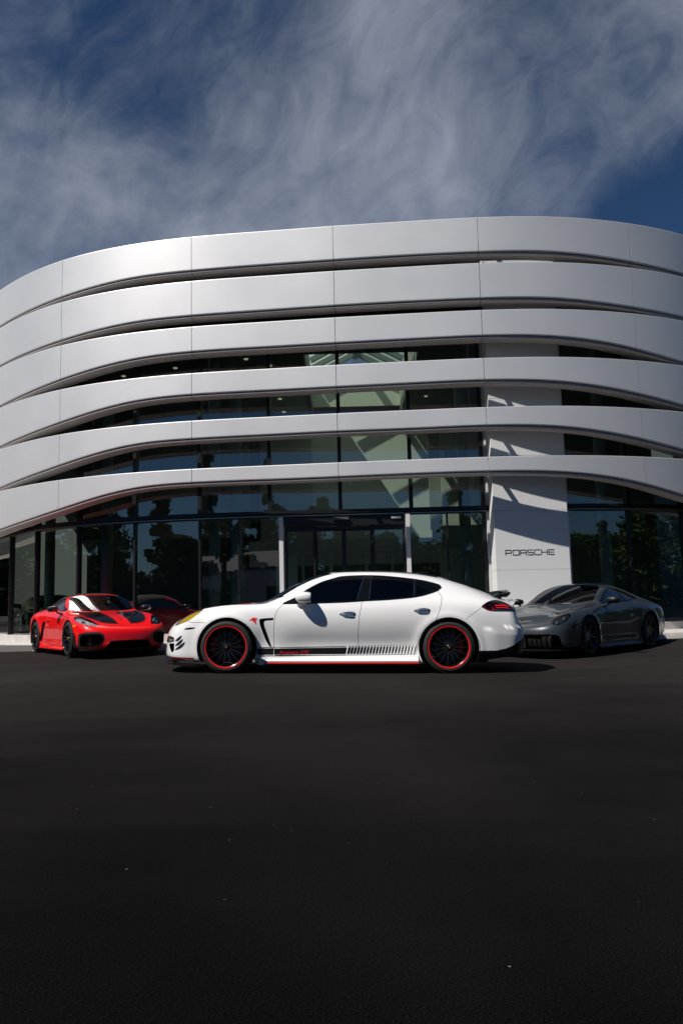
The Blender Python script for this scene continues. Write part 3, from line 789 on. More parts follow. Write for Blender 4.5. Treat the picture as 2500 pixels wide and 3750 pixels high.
def stations(rows):
    """rows: (x side, x centre, [(y,z)...]) -> list of point arrays"""
    out = []
    for xs, xc, yz in rows:
        K = len(yz); a = []
        for j, (y, z) in enumerate(yz):
            w = max(0.0, (j - 5) / (K - 1 - 5)); w = w * w * (3 - 2 * w)
            a.append((xs + (xc - xs) * w, y, z))
        out.append(np.array(a))
    return out
class Shell:
    def __init__(s, sts, post=None, sharp=2):
        P = np.array(sts); s.N, s.K = P.shape[:2]
        C = P.copy()
        for _ in range(sharp):
            Q = _pad(C)
            S = (Q[:-2] + 4 * Q[1:-1] + Q[2:]) / 6; S = (S[:, :-2] + 4 * S[:, 1:-1] + S[:, 2:]) / 6
            C = C + (P - S)
            C[:, -1, 1] = 0; C[0, :, 1] = 0; C[-1, :, 1] = 0
        s.Q = _pad(C); s.post = post
        s.gu = np.linspace(0, s.N - 1, 6 * (s.N - 1) * 3 + 1); s.gv = np.linspace(0, s.K - 1, 12 * (s.K - 1) + 1)
        U, V = np.meshgrid(s.gu, s.gv, indexing='ij'); s.U, s.V = U, V
        s.G = s.ev(U.ravel(), V.ravel()).reshape(U.shape + (3,))
        # metric maps (arc lengths) used to space the mesh evenly
        lu = np.linalg.norm(np.diff(s.G, axis=0), axis=2).max(axis=1) * .6 + np.linalg.norm(np.diff(s.G, axis=0), axis=2).mean(axis=1) * .4
        lv = np.linalg.norm(np.diff(s.G, axis=1), axis=2).mean(axis=0)
        s.au = np.concatenate([[0], np.cumsum(lu)]); s.av = np.concatenate([[0], np.cumsum(lv)])
    def raw(s, u, v):
        u = np.clip(u, 0, s.N - 1); v = np.clip(v, 0, s.K - 1)
        i = np.minimum(u.astype(int), s.N - 2); j = np.minimum(v.astype(int), s.K - 2)
        bu = _bw(u - i); bv = _bw(v - j)
        out = np.zeros((len(u), 3))
        for a in range(4):
            for b in range(4):
                out += (bu[:, a] * bv[:, b])[:, None] * s.Q[i + a, j + b]
        return out
    def ev(s, u, v):
        p = s.raw(np.asarray(u, float), np.asarray(v, float))
        return s.post(p) if s.post else p
    def inv(s, view, pts, vr=(0, 99), ur=(0, 99)):
        ax = {'side': (0, 2), 'top': (0, 1), 'front': (1, 2)}[view]
        pts = np.asarray(pts, float)
        m = (s.V >= vr[0]) & (s.V <= vr[1]) & (s.U >= ur[0]) & (s.U <= ur[1])
        idx = np.nonzero(m.ravel())[0]
        g = s.G.reshape(-1, 3)[idx][:, ax]
        u = np.zeros(len(pts)); v = np.zeros(len(pts))
        for k, q in enumerate(pts):
            b = idx[np.argmin(((g - q) ** 2).sum(1))]
            u[k] = s.U.ravel()[b]; v[k] = s.V.ravel()[b]
        u0, v0 = u.copy(), v.copy(); e = 1e-3
        for _ in range(5):
            p = s.ev(u, v)[:, ax]; pu = (s.ev(u + e, v)[:, ax] - s.ev(u - e, v)[:, ax]); pv = (s.ev(u, v + e)[:, ax] - s.ev(u, v - e)[:, ax])
            du = np.where((u > e) & (u < s.N - 1 - e), 2 * e, e)[:, None]; dv = np.where((v > e) & (v < s.K - 1 - e), 2 * e, e)[:, None]
            pu = pu / du; pv = pv / dv; r = pts - p
            det = pu[:, 0] * pv[:, 1] - pu[:, 1] * pv[:, 0]; ok = np.abs(det) > 1e-4; det = np.where(ok, det, 1)
            a = (r[:, 0] * pv[:, 1] - r[:, 1] * pv[:, 0]) / det; b = (pu[:, 0] * r[:, 1] - pu[:, 1] * r[:, 0]) / det
            u = np.clip(u + np.where(ok, np.clip(a, -.2, .2), 0), 0, s.N - 1); v = np.clip(v + np.where(ok, np.clip(b, -.2, .2), 0), 0, s.K - 1)
            u = np.clip(u, u0 - .35, u0 + .35); v = np.clip(v, v0 - .35, v0 + .35)
        return u, v
    def a(s, u, v): return np.interp(u, s.gu, s.au), np.interp(v, s.gv, s.av)
    def ia(s, a, b): return np.interp(a, s.au, s.gu), np.interp(b, s.av, s.gv)
    def norm(s, u, v):
        e = 2e-3
        a = s.ev(u + e, v) - s.ev(u - e, v); b = s.ev(u, v + e) - s.ev(u, v - e)
        n = np.cross(a, b); n /= np.maximum(np.linalg.norm(n, axis=1), 1e-9)[:, None]; return n
def cr(pts, closed, step):
    """Catmull-Rom through points, resampled"""
    P = np.array(pts, float); n = len(P); out = []
    segs = n if closed else n - 1
    for i in range(segs):
        if closed: p0, p1, p2, p3 = P[(i - 1) % n], P[i], P[(i + 1) % n], P[(i + 2) % n]
        else: p0, p1, p2, p3 = P[max(i - 1, 0)], P[i], P[i + 1], P[min(i + 2, n - 1)]
        m = max(1, int(np.linalg.norm(p2 - p1) / step))
        for k in range(m):
            t = k / m
            out.append(.5 * ((2 * p1) + (-p0 + p2) * t + (2 * p0 - 5 * p1 + 4 * p2 - p3) * t * t + (-p0 + 3 * p1 - 3 * p2 + p3) * t ** 3))
    if not closed: out.append(P[-1])
    return np.array(out)
def lin(pts, closed, step):
    P = np.array(pts, float); n = len(P); out = []
    for i in range(n if closed else n - 1):
        a, b = P[i], P[(i + 1) % n]; m = max(1, int(np.linalg.norm(b - a) / step))
        for k in range(m): out.append(a + (b - a) * k / m)
    if not closed: out.append(P[-1])
    return np.array(out)
def inpoly(p, poly):
    x, y = p[:, 0], p[:, 1]; r = np.zeros(len(p), bool); n = len(poly)
    for i in range(n):
        x0, y0 = poly[i]; x1, y1 = poly[(i + 1) % n]
        c = (y0 > y) != (y1 > y)
        if y0 != y1:
            r ^= c & (x < (x1 - x0) * (y - y0) / (y1 - y0) + x0)
    return r
def dist_line(p, L):
    d = np.full(len(p), 1e9)
    for a, b in zip(L[:-1], L[1:]):
        e = b - a; q = e @ e
        if q < 1e-14: continue
        t = np.clip(((p - a) @ e) / q, 0, 1); d = np.minimum(d, np.linalg.norm(p - (a + t[:, None] * e), axis=1))
    return d
def cut_shell(sh, regions, lines, h=0.035):
    """regions: dict(name, view, pts, smooth, vr, ur); lines: (view, pts, smooth, closed, width, vr)
    returns verts, normals, {name: tris}"""
    polys = []; cons = []
    def conv(view, pts, smooth, closed, vr, ur=(0, 99)):
        q = (cr if smooth else lin)(pts, closed, 0.022)
        u, v = sh.inv(view, q, vr, ur); a, b = sh.a(u, v)
        r = np.column_stack([a, b])
        keep = [0]
        for i in range(1, len(r)):
            if np.linalg.norm(r[i] - r[keep[-1]]) > 1e-4: keep.append(i)
        return r[keep]
    for rg in regions:
        L = rg['uvpts'] if 'uvpts' in rg else conv(rg['view'], rg['pts'], rg.get('smooth', True), True, rg.get('vr', (0, 99)), rg.get('ur', (0, 99)))
        polys.append(L); cons.append((L, True))
    gaps = []
    for (view, pts, smooth, closed, w, nm, vr, *ur_) in lines:
        L = conv(view, pts, smooth, closed, vr, ur_[0] if ur_ else (0, 99))
        if closed: L = np.concatenate([L, L[:1]])
        d = np.gradient(L, axis=0); d /= np.maximum(np.linalg.norm(d, axis=1), 1e-9)[:, None]; nr = np.stack([-d[:, 1], d[:, 0]], 1)
        gaps.append((L, w, nm)); cons.append((L + nr * w / 2, False)); cons.append((L - nr * w / 2, False))
    A, B = sh.au[-1], sh.av[-1]
    na, nb = int(A / h), int(B / h)
    ga, gb = np.meshgrid(np.linspace(0, A, na + 1), np.linspace(0, B, nb + 1), indexing='ij')
    gp = np.column_stack([ga.ravel(), gb.ravel()])
    allc = np.concatenate([c[0] for c in cons]) if cons else np.zeros((0, 2))
    # thin out lattice points too near a cut
    if len(allc):
        cell = {}
        for q in allc: cell.setdefault((int(q[0] / h), int(q[1] / h)), []).append(q)
        keep = np.ones(len(gp), bool)
        for i, q in enumerate(gp):
            edge = q[0] < 1e-6 or q[0] > A - 1e-6 or q[1] < 1e-6 or q[1] > B - 1e-6
            if edge: continue
            ci, cj = int(q[0] / h), int(q[1] / h)
            for di in (-1, 0, 1):
                for dj in (-1, 0, 1):
                    for c in cell.get((ci + di, cj + dj), ()):
                        if (c[0] - q[0]) ** 2 + (c[1] - q[1]) ** 2 < (0.45 * h) ** 2: keep[i] = False
        gp = gp[keep]
    pts = [tuple(q) for q in gp]; edges = []
    for L, closed in cons:
        L = np.clip(L, [0, 0], [A, B]); b0 = len(pts); pts += [tuple(q) for q in L]; n = len(L)
        edges += [(b0 + i, b0 + i + 1) for i in range(n - 1)] + ([(b0 + n - 1, b0)] if closed else [])
    res = delaunay_2d_cdt([Vector(q) for q in pts], edges, [], 0, 1e-5)
    V2 = np.array([tuple(q) for q in res[0]]); T = np.array([tuple(f) for f in res[2]])
    cen = V2[T].mean(axis=1)
    u, v = sh.ia(V2[:, 0], V2[:, 1]); P = sh.ev(u, v)
    ar = np.linalg.norm(np.cross(P[T[:, 1]] - P[T[:, 0]], P[T[:, 2]] - P[T[:, 0]]), axis=1)
    tid = np.full(len(T), -1)
    for i, L in enumerate(polys): tid[inpoly(cen, L)] = i
    names = [r['name'] for r in regions]
    gid = {}
    for L, w, nm in gaps:
        near = dist_line(cen, L) < w / 2 * 1.02
        if nm not in names: names.append(nm)
        only = names.index(nm); ok = near if nm.startswith('gap') is False else near
        tid[ok] = only
    # normals on the whole shell before it is split
    fn = np.cross(P[T[:, 1]] - P[T[:, 0]], P[T[:, 2]] - P[T[:, 0]])
    nn = np.zeros_like(P)
    for k in range(3): np.add.at(nn, T[:, k], fn)
    an = sh.norm(u, v)
    nn /= np.maximum(np.linalg.norm(nn, axis=1), 1e-12)[:, None]
    # orient outward by the body's own middle line
    c = np.array([P[:, 0].mean(), 0, 0.55]); side = P - c; side[:, 0] *= .2
    if (nn * side).sum() < 0:
        nn = -nn; T = T[:, ::-1]
    if (an * nn).sum() < 0: an = -an
    good = (an * nn).sum(1) > 0.8
    nn = np.where(good[:, None], an, nn)
    onc = P[:, 1] < 1e-4
    nn[onc, 1] = 0; nn /= np.maximum(np.linalg.norm(nn, axis=1), 1e-12)[:, None]
    # one clean sweep of curvature across the windscreen
    for i, nm in enumerate(names):
        if nm != 'windscreen': continue
        ids = np.unique(T[tid == i]); p = P[ids]; core = np.abs(p[:, 1]) < .45
        f = lambda q: np.column_stack([np.ones(len(q)), q[:, 0], q[:, 1] ** 2])
        g = lambda q: np.column_stack([q[:, 1], q[:, 1] * q[:, 0]])
        for k, fn_ in ((0, f), (2, f), (1, g)):
            c_ = np.linalg.lstsq(fn_(p[core]), nn[ids][core][:, k], rcond=None)[0]; nn[ids, k] = fn_(p) @ c_
        nn[ids] /= np.linalg.norm(nn[ids], axis=1)[:, None]
    parts = {}
    for i, nm in enumerate(names):
        t = T[(tid == i) & (ar > 1e-9)]
        if len(t): parts[nm] = np.concatenate([parts[nm], t]) if nm in parts else t
    parts['body'] = T[(tid == -1) & (ar > 1e-9)]
    return P, nn, parts
def side_mesh(P, nn, T, sgn, inset=0.0, wall=0.0):
    """sub-mesh for one side (sgn -1/+1 in y); wall>0 adds a rim going inward, inset pushes the faces in"""
    ids, inv_ = np.unique(T, return_inverse=True); t = inv_.reshape(T.shape)
    p = P[ids].copy(); n = nn[ids].copy()
    base = p.copy()
    p = p - n * inset
    f = t.copy()
    vs = [p]; ns = [n]; fs = [f]
    if wall:
        e = {}
        for a, b, c in t:
            for q, r in ((a, b), (b, c), (c, a)):
                if (r, q) in e: del e[(r, q)]
                else: e[(q, r)] = 1
        k0 = len(p); idx = {}
        wv = []; wf = []; wn = []
        for q, r in e:
            if base[q][1] < 1e-4 and base[r][1] < 1e-4: continue
            o0 = base[q]; o1 = base[r]; i0 = base[q] - n[q] * wall; i1 = base[r] - n[r] * wall
            k = k0 + len(wv); wv += [o0, o1, i1, i0]; nrm = np.cross(o1 - o0, n[q]); L = np.linalg.norm(nrm); nrm = -nrm / L if L > 1e-9 else n[q]
            wn += [nrm] * 4; wf += [(k, k + 2, k + 1), (k, k + 3, k + 2)]
        if wv: vs.append(np.array(wv)); ns.append(np.array(wn)); fs.append(np.array(wf))
    V = np.concatenate(vs); Nn = np.concatenate(ns); F = np.concatenate(fs)
    if sgn < 0:
        V = V * [1, -1, 1]; Nn = Nn * [1, -1, 1]; F = F[:, ::-1]
    return V, F, Nn
def region_obj(name, P, nn, T, mat, parent, sides=(1, -1), merge=True, inset=0.0, wall=0.0):
    out = []
    if merge:
        vs = []; fs = []; ns = []; k = 0
        for sg in sides:
            V, F, Q = side_mesh(P, nn, T, sg, inset, wall)
            vs.append(V); fs.append(F + k); ns.append(Q); k += len(V)
        V = np.concatenate(vs); F = np.concatenate(fs); Q = np.concatenate(ns)
        # weld the centreline
        key = {}; mp = np.arange(len(V))
        for i in np.nonzero(np.abs(V[:, 1]) < 1e-4)[0]:
            kk = (round(V[i, 0], 4), round(V[i, 2], 4))
            mp[i] = key.setdefault(kk, i)
        F = mp[F]
        F = F[(F[:, 0] != F[:, 1]) & (F[:, 1] != F[:, 2]) & (F[:, 0] != F[:, 2])]
        used, iv = np.unique(F, return_inverse=True); V = V[used]; Q = Q[used]; F = iv.reshape(F.shape)
        out.append(mesh(name, V.tolist(), F.tolist(), mat, parent, normals=Q.tolist()))
    else:
        for sg in sides:
            V, F, Q = side_mesh(P, nn, T, sg, inset, wall)
            out.append(mesh(name, V.tolist(), F.tolist(), mat, parent, normals=Q.tolist()))
    return out
def surf_at(sh, view, pts, vr=(0, 99)):
    u, v = sh.inv(view, pts, vr); return sh.ev(u, v), sh.norm(u, v)
def decal(sh, name, polys, mat, parent, view='side', vr=(0, 6), off=0.0025, sgn=-1, sub=0.05):
    """flat print laid on the shell: small polygons lifted a hair off it"""
    V = []; F = []
    for poly in polys:
        q = lin(poly, True, sub)
        res = delaunay_2d_cdt([Vector(p) for p in q], [(i, (i + 1) % len(q)) for i in range(len(q))], [], 1, 1e-6)
        p2 = np.array([tuple(p) for p in res[0]]); k = len(V)
        p, n = surf_at(sh, view, p2, vr)
        cen = np.array([p[:, 0].mean(), 0, .55]); flip = np.sign(((n) * (p - cen)).sum(1)); n = n * flip[:, None]
        p = p + n * off
        V += [(a, b * sgn, c) for a, b, c in p]
        F += [tuple(i + k for i in f) for f in res[2]]
    me = mesh(name, V, F, mat, parent)
    bm = bmesh.new(); bm.from_mesh(me.data)
    for f in bm.faces:
        f.smooth = True
        if f.normal.y * sgn < 0 and view == 'side': f.normal_flip()
        if f.normal.z < 0 and view == 'top': f.normal_flip()
    bm.to_mesh(me.data); bm.free()
    return me

# ------------------------------------------------------------------ paints and car materials
def paint(name, col, rough=0.32, flake=0.0, metal=0.0):
    m, t, p = new_mat(name)
    p.inputs['Base Color'].default_value = (*col, 1); p.inputs['Roughness'].default_value = rough; p.inputs['Metallic'].default_value = metal
    p.inputs['Coat Weight'].default_value = 1.0; p.inputs['Coat Roughness'].default_value = 0.015; p.inputs['Coat IOR'].default_value = 1.5
    p.inputs['Specular IOR Level'].default_value = 0.3
    co = N(t, 'ShaderNodeTexCoord'); n = N(t, 'ShaderNodeTexNoise'); setin(n, Scale=420.0, Detail=2.0)
    t.links.new(co.outputs['Object'], n.inputs['Vector'])
    b = N(t, 'ShaderNodeBump'); b.inputs['Strength'].default_value = 0.012; b.inputs['Distance'].default_value = 0.002
    t.links.new(n.outputs['Fac'], b.inputs['Height']); t.links.new(b.outputs[0], p.inputs['Coat Normal'])
    return m
MT['white'] = paint('white_paint', (0.84, 0.845, 0.85))
MT['red'] = paint('red_paint', (0.92, 0.003, 0.005))
MT['grey'] = paint('slate_grey_paint', (0.026, 0.032, 0.039))
MT['green'] = paint('green_paint', (0.10, 0.30, 0.12))
MT['gloss_black'] = pmat('gloss_black', (0.004, 0.004, 0.0045), rough=0.15, coat=0.25, spec=0.35)
MT['satin_black'] = pmat('satin_black', (0.012, 0.012, 0.013), rough=0.42)
MT['carbon'] = pmat('carbon_weave', (0.007, 0.007, 0.008), rough=0.25, coat=1.0, coat_rough=0.015, var=0.35, vscale=180, spec=0.3)
MT['carbon'].node_tree.nodes['Principled BSDF'].inputs['Coat IOR'].default_value = 2.1
MT['matt_black'] = pmat('matt_black', (0.004, 0.004, 0.004), rough=0.8, spec=0.15)
MT['rubber'] = pmat('tyre_rubber', (0.016, 0.016, 0.016), rough=0.72, var=0.2, vscale=20, bump=0.2, bscale=150)
MT['rim_black'] = pmat('gloss_black_rim', (0.010, 0.010, 0.011), rough=0.18, coat=0.5)
MT['rim_dark'] = pmat('dark_rim', (0.02, 0.02, 0.021), rough=0.28)
MT['rim_cut'] = pmat('machined_rim', (0.40, 0.40, 0.41), rough=0.3, metal=1.0)
MT['red_line'] = pmat('red_rim_line', (0.88, 0.012, 0.014), rough=0.4, coat=0.2)
MT['caliper_red'] = pmat('red_caliper', (0.55, 0.010, 0.012), rough=0.3, coat=0.6)
MT['caliper_yel'] = pmat('yellow_caliper', (0.75, 0.50, 0.02), rough=0.3, coat=0.6)
MT['disc'] = pmat('brake_disc', (0.10, 0.10, 0.105), rough=0.35, metal=0.85)
MT['gold'] = pmat('gold_crest', (0.60, 0.42, 0.12), rough=0.3, metal=0.8)
MT['chrome'] = pmat('bright_chrome', (0.75, 0.75, 0.76), rough=0.10, metal=1.0)
MT['seam'] = pmat('panel_gap', (0.012, 0.012, 0.012), rough=0.9)
MT['seal'] = pmat('window_seal', (0.008, 0.008, 0.008), rough=0.4)
MT['tint'] = glass_mat('tinted_window', (0.030, 0.036, 0.050), ior=1.52, boost=1.0)
MT['screen'] = glass_mat('windscreen', (0.10, 0.14, 0.135), ior=1.5, boost=1.0)
MT['screen_dark'] = glass_mat('shaded_windscreen', (0.13, 0.15, 0.15), ior=2.2, boost=1.6)
MT['lens'] = glass_mat('clear_lens', (0.85, 0.87, 0.90), ior=1.5, boost=1.0)
MT['lens_yel'] = glass_mat('yellow_lens', (0.85, 0.72, 0.02), ior=1.5, boost=1.0)
MT['lens_red'] = glass_mat('red_lens', (0.95, 0.25, 0.26), ior=1.5, boost=1.0)
MT['lens_smoke'] = glass_mat('smoked_lens', (0.22, 0.21, 0.19), ior=1.5, boost=1.0)
MT['amber'] = pmat('amber_marker', (0.80, 0.22, 0.01), rough=0.2, coat=0.8)
MT['red_lamp'] = pmat('red_reflector', (0.85, 0.015, 0.02), rough=0.25, coat=0.8)
MT['dark_red'] = pmat('dark_red_reflector', (0.24, 0.010, 0.018), rough=0.25, coat=0.8)
MT['bowl'] = pmat('lamp_bowl', (0.42, 0.44, 0.47), rough=0.3, metal=0.2)
MT['dark_bowl'] = pmat('dark_lamp_bowl', (0.018, 0.019, 0.022), rough=0.25, metal=0.3)
MT['yellow_bowl'] = pmat('yellow_lamp_bowl', (0.46, 0.41, 0.03), rough=0.4, metal=0.1)
MT['silver_bowl'] = pmat('silver_lamp_bowl', (0.55, 0.55, 0.55), rough=0.35, metal=0.15)
MT['cabin'] = pmat('cabin_black', (0.014, 0.014, 0.015), rough=0.75)
MT['leather'] = pmat('seat_leather', (0.020, 0.020, 0.021), rough=0.5)
MT['cloth'] = pmat('roof_cloth', (0.010, 0.010, 0.011), rough=0.85, bump=0.3, bscale=300)
MT['red_film'] = pmat('red_stripe', (0.52, 0.008, 0.012), rough=0.3, coat=0.6)
MT['black_film'] = pmat('black_stripe', (0.004, 0.004, 0.0045), rough=0.45, spec=0.2)

# ------------------------------------------------------------------ wheels
def wheel_protos(nspoke, style, rimR, tyreR, width, rim_m, lip_m, cal_m, double=False):
    """meshes for one wheel about its axle (outer face towards -y, face plane at y=0)"""
    d = {}
    w = width
    prof = [(0.012, rimR - .004), (0.000, rimR + 0.006), (-0.006, rimR + .016), (-0.006, rimR + .030), (0.000, tyreR - 0.052), (0.004, tyreR - 0.028), (0.016, tyreR - 0.010), (0.034, tyreR - 0.002), (w * .35, tyreR), (w * .65, tyreR), (w - .03, tyreR - .003), (w - .008, tyreR - .018), (w, tyreR - .05), (w - .005, rimR)]
    tm = MB().lathe(prof, n=72)
    # tread grooves: shallow blocks across the shoulder
    for k in range(72):
        an = 2 * math.pi * k / 72; c, s_ = math.cos(an), math.sin(an); r = tyreR - .0145
        mt_ = Matrix.Rotation(-an, 3, 'Y')
        tm.box(((r) * c, 0.024, (r) * s_), (0.012, 0.020, 0.020), mtx=mt_)
    d['tyre'] = (tm, 'rubber')
    lip = MB().lathe([(0.010, rimR - .0075), (-0.004, rimR - .0065), (-0.009, rimR - .003), (-0.0095, rimR + .006), (0.002, rimR + .0075)], n=72)
    d['rim_lip'] = (lip, lip_m)
    d['rim_barrel'] = (MB().lathe([(0.004, rimR - .0055), (0.010, rimR - .014), (0.06, rimR - .03), (w - .03, rimR - .045), (w, rimR - .02)], n=48), rim_m)
    hub = MB().lathe([(0.022, 0.0), (0.022, 0.030), (0.028, 0.034), (0.036, 0.060), (0.040, 0.078), (0.062, 0.088), (0.10, 0.088)], n=32)
    for k in range(5):
        an = 2 * math.pi * k / 5 + .3; hub.cyl((.057 * math.cos(an), .045, .057 * math.sin(an)), (.057 * math.cos(an), .022, .057 * math.sin(an)), .0095, n=6)
    d['hub'] = (hub, rim_m)
    sp = MB()
    r0, r1 = 0.058, rimR - .010
    def bar(a0, a1, w0, w1, yb0=.034, yb1=.010):
        # curved bar in the wheel plane from angle a0 at r0 to a1 at r1
        n = 6; rows = []
        for k in range(n + 1):
            t = k / n; r = r0 + (r1 - r0) * t; a = a0 + (a1 - a0) * (t ** .8); ww = w0 + (w1 - w0) * t
            y = yb0 + (yb1 - yb0) * t - 0.006 * math.sin(math.pi * t)
            cx, cz = r * math.cos(a), r * math.sin(a); tx, tz = -math.sin(a), math.cos(a)
            rows.append([(cx + tx * ww * q, y + dy, cz + tz * ww * q) for q, dy in ((-.5, .016), (-.42, .0), (.42, .0), (.5, .016), (.35, .045), (-.35, .045))])
        vs = [p for r_ in rows for p in r_]; fs = []
        for k in range(n):
            for j in range(6): fs.append((k * 6 + j, k * 6 + (j + 1) % 6, k * 6 + 6 + (j + 1) % 6, k * 6 + 6 + j))
        sp.add(vs, fs)
    if style == 'multi': bar(0, 0, 0.021, 0.012)
    elif style == 'vee':
        bar(-0.10, -0.21, 0.022, 0.014); bar(0.10, 0.21, 0.022, 0.014)
    elif style == 'mesh':
        bar(-0.07, -0.20, 0.013, 0.010); bar(0.07, 0.20, 0.013, 0.010)
    d['spoke'] = (sp, rim_m)
    d['nspoke'] = nspoke
    d['cap'] = (MB().lathe([(0.017, 0.0), (0.017, 0.021), (0.021, 0.026), (0.03, 0.028)], n=24), 'rim_black')
    cr_ = MB(); sh_ = [(-.013, .016), (-.014, .004), (-.010, -.008), (0, -.017), (.010, -.008), (.014, .004), (.013, .016), (0, .019)]
    n = len(sh_); cr_.add([(x, .0165, z) for x, z in sh_] + [(x, .013, z) for x, z in sh_], [tuple(range(n))] + [(i, (i + 1) % n, n + (i + 1) % n, n + i) for i in range(n)])
    d['crest'] = (cr_, 'gold')
    d['brake_disc'] = (MB().lathe([(0.095, .07), (0.095, rimR - .075), (0.125, rimR - .075), (0.125, .07)], n=48), 'disc')
    cal = MB(); n = 10
    for k in range(n):
        a0, a1 = R(-32 + 64 * k / n), R(-32 + 64 * (k + 1) / n)
        vs = []
        for a in (a0, a1):
            for r in (rimR - .135, rimR - .062):
                for y in (0.066, 0.15): vs.append((r * math.cos(a), y, r * math.sin(a)))
        cal.add(vs, [(0, 1, 3, 2), (4, 6, 7, 5), (0, 4, 5, 1), (2, 3, 7, 6), (0, 2, 6, 4), (1, 5, 7, 3)])
    d['caliper'] = (cal, cal_m)
    return d
def build_wheel(parent, loc, flip, d, cal_ang, cache={}):
    w = empty('wheel', loc, parent)
    w.rotation_euler = (0, 0, math.pi if flip else 0)
    key = id(d)
    made = cache.setdefault(key, {})
    def put(nm, mat, rot=0.0, auto=R(35)):
        if nm not in made:
            o = d[nm][0].build(nm, MT[d[nm][1]], None, auto=auto); made[nm] = o.data
        else:
            o = bpy.data.objects.new(nm, made[nm]); COL.objects.link(o)
        o.parent = w; o.rotation_euler = (0, rot, 0); return o
    for nm in ('tyre', 'rim_lip', 'rim_barrel', 'hub', 'cap', 'crest', 'brake_disc'): put(nm, None)
    for k in range(d['nspoke']): put('spoke', None, 2 * math.pi * k / d['nspoke'])
    ca = cal_ang if not flip else math.pi - cal_ang
    put('caliper', None, ca)
    return w
def lumps(name, mat, parent, pts_r, lv=2):
    """rounded solid from a skinned chain: list of (point, rx, ry)"""
    me = bpy.data.meshes.new(name); me.from_pydata([p for p, _, _ in pts_r], [(i, i + 1) for i in range(len(pts_r) - 1)], [])
    o = bpy.data.objects.new(name, me); COL.objects.link(o)
    md = o.modifiers.new('skin', 'SKIN')
    for v, (_, a, b) in zip(me.skin_vertices[0].data, pts_r): v.radius = (a, b)
    me.skin_vertices[0].data[0].use_root = True
    sb = o.modifiers.new('sub', 'SUBSURF'); sb.levels = lv; sb.render_levels = lv
    md.use_smooth_shade = True
    if mat: me.materials.append(mat)
    o.parent = parent; return o
def loft(sections, closed=True, cap=True):
    m = MB(); k = len(sections[0]); vs = [p for s_ in sections for p in s_]; fs = []
    for i in range(len(sections) - 1):
        for j in range(k if closed else k - 1): fs.append((i * k + j, i * k + (j + 1) % k, (i + 1) * k + (j + 1) % k, (i + 1) * k + j))
    if cap and closed: fs += [tuple(range(k - 1, -1, -1)), tuple((len(sections) - 1) * k + j for j in range(k))]
    return m.add(vs, fs)
def ell(c, a, b, nrm, upv, n=16, p=2.0):
    """superellipse ring about c in the plane of two axes"""
    out = []
    for k in range(n):
        t = 2 * math.pi * k / n; cs, sn = math.cos(t), math.sin(t)
        out.append(tuple(Vector(c) + Vector(nrm) * (a * math.copysign(abs(cs) ** (2 / p), cs)) + Vector(upv) * (b * math.copysign(abs(sn) ** (2 / p), sn))))
    return out
def mirror_obj(parent, base, out, mat_shell, mat_glass, size=(0.085, 0.13, 0.075), sgn=-1, foot_mat=None):
    """door mirror: shell, glass and foot. base = foot on the door, out = centre of the shell (y given positive)"""
    bx, by, bz = base; ox, oy, oz = out
    secs = []
    L, Wd, Hh = size
    for t, s_ in ((0, .25), (.06, .62), (.2, .88), (.45, 1.0), (.75, 1.0), (.93, .94), (1.0, .86)):
        x = ox - L * .55 + L * 1.1 * t
        secs.append([(x, sgn * (p[1]), p[2]) for p in ell((x, oy, oz + .008 * (1 - t)), Wd * s_, Hh * s_, (0, 1, 0), (0, 0, 1), 20, 2.6)])
    sh_ = loft(secs).build('mirror', mat_shell, parent, auto=R(40))
    gl = MB(); ring = [(ox + L * .553, sgn * p[1], p[2]) for p in ell((0, oy, oz), Wd * .76, Hh * .74, (0, 1, 0), (0, 0, 1), 20, 2.6)]
    gl.add(ring, [tuple(range(20))]); gl.build('mirror_glass', mat_glass, sh_)
    ft = loft([[(p[0], sgn * p[1], p[2]) for p in ell((bx, by - .03, bz - .02), .06, .02, (1, 0, 0), (0, 0, 1), 12)], [(p[0], sgn * p[1], p[2]) for p in ell((bx, by + (oy - by) * .4, (bz + oz - Hh) / 2 - .0), .045, .017, (1, 0, 0), (0, .3, .95), 12)],
               [(p[0], sgn * p[1], p[2]) for p in ell((ox, oy - Wd * .45, oz - Hh * .75), .05, .03, (1, 0, 0), (0, .5, .8), 12)]])
    ft.build('mirror_foot', foot_mat or mat_shell, sh_, auto=R(40))
    return sh_
